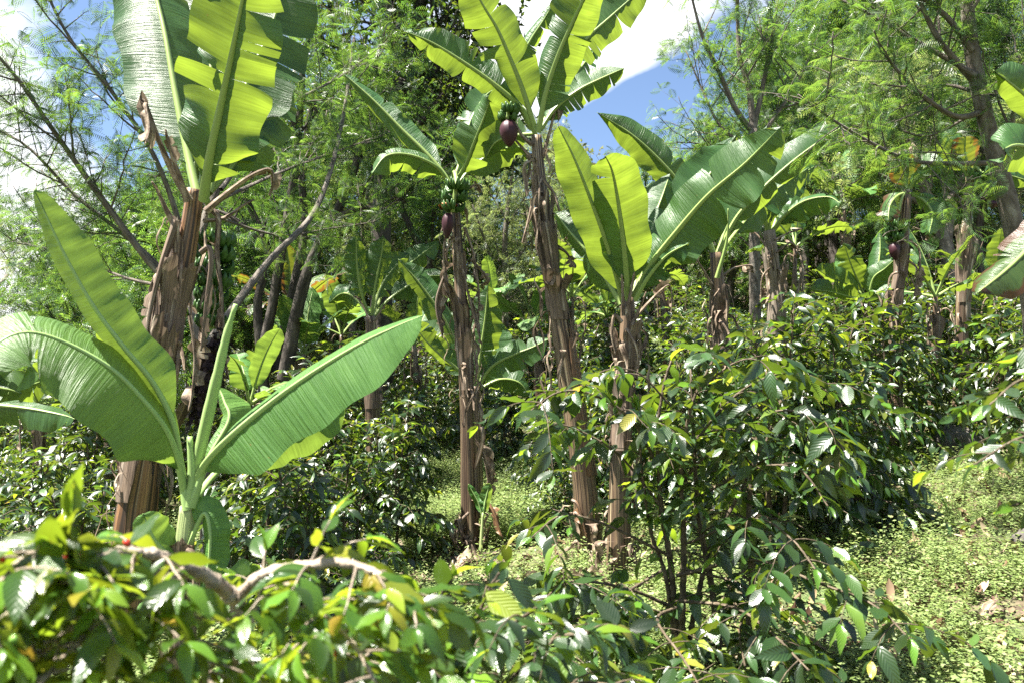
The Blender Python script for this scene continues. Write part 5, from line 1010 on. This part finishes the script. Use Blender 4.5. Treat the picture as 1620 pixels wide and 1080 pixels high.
for d in np.arange(11.2, 46, 1.0):
    step = 2.25 if d < 20 else 3.4
    if d >= 20 and int(d) % 2: continue
    x0 = -0.72 * d + rngc.uniform(0, step)
    while x0 < .74 * d and q < 262:
        px = 810 + (x0 + rngc.normal(0, .4)) / d * F; dd = d + rngc.uniform(-.5, .5)
        if not (rngc.random() < .12 or (660 < px < 850 and dd < 12.3)):
            put(CF if d > 14 else CV, int(rngc.integers(0, 3)), px, dd, rngc.uniform(.85, 1.2), 'dense coffee shrub among many alike covering the slope behind the clearing', 'coffee shrubs on the far slope'); q += 1
        x0 += step * rngc.uniform(.8, 1.25)
print('shrubs', q, [len(o.data.polygons) for o in bpy.data.objects if o.name.startswith('foliage')][:6], N1, N2, N3, N5, N6, N7)

# ------------------------------------------------------------------ rock, fallen stalk
def rock(px, d, sx, sy, sz, label, seed):
    b = G(px, d); V = np.zeros((26, 41, 3)); rng = np.random.default_rng(seed); o = rng.uniform(0, 50, 3)
    for i, a in enumerate(np.linspace(-math.pi / 2, math.pi / 2, 26)):
        for j, t in enumerate(np.linspace(0, 2 * math.pi, 41)):
            v = Vector((math.cos(a) * math.cos(t), math.cos(a) * math.sin(t), math.sin(a))); k = 1 + .3 * mnoise.fractal(v * 1.4 + Vector(o), 1, 2, 5)
            V[i, j] = (v.x * k * sx, v.y * k * sy, v.z * k * sz)
    m = MB(); m.grid(V); r = m.build('rock', M_ROCK); r.location = b + (0, 0, sz * .2); tag(r, label, 'rock')
rock(1508, 10.4, .42, .34, .34, 'large grey rock lying in shade under the dark coffee shrub', 1)
rock(1618, 6.6, .1, .1, .12, 'small brown stone in the grass at the right edge', 2)
def stalk(p, q, d0, d1, r, label):
    a, b = G(p, d0) + (0, 0, r * .8), G(q, d1) + (0, 0, r * .8); m = MB(); m.tube(smooth_path([a, (a * 2 + b) / 3 + (0, 0, .02), b], 20), np.linspace(r, r * .6, 20), 12, 1, True, .12)
    o = m.build('fallen_stalk', M_DRY, None, a); o.location = a; tag(o, label, 'fallen stalk')
stalk(690, 800, 7.9, 8.1, .04, 'fallen dry banana stalk lying across the foot of the central stem')
stalk(1000, 905, 6.0, 6.3, .05, 'fallen dry stalk on the ground beneath the large open coffee shrub')
def fallen_leaf(px, d, ang, L, w, label, seed):
    b = G(px, d); rng = np.random.default_rng(seed); n = 30; t = np.linspace(-.5, .5, n); x = b[0] + np.cos(ang + .5 * t) * t * L; y = b[1] + np.sin(ang + .5 * t) * t * L
    p = np.stack([x, y, ground(x, y) + .05 + .05 * np.sin(t * 9)], 1); S = np.tile([-math.sin(ang), math.cos(ang), .1], (n, 1)); N = np.tile([0, 0, 1.0], (n, 1))
    m = MB(); blade(m, p, S, N, w, w * .9, .25, -.15, rng, 5, .03, .5, .6, .35); o = m.build('fallen_banana_leaf', M_DRYL, None, b); o.location = b; tag(o, label, 'dry leaf')
    r = MB(); r.tube(p, np.linspace(.016, .004, n), 7); r.build('midrib', M_DRYL, o, b)
fallen_leaf(715, 7.6, .5, 1.0, .13, 'dry fallen banana leaf in front of the central brown stem', 1)
fallen_leaf(955, 6.6, 2.4, 1.1, .14, 'dry fallen banana leaf at the foot of the leaning stem', 2)
fallen_leaf(1560, 5.4, .3, .5, .06, 'dry fallen banana leaf on the weedy slope at lower right', 3)
fallen_leaf(820, 6.9, -.4, .9, .12, 'dry fallen banana leaf in the gap between central and leaning stems', 4)
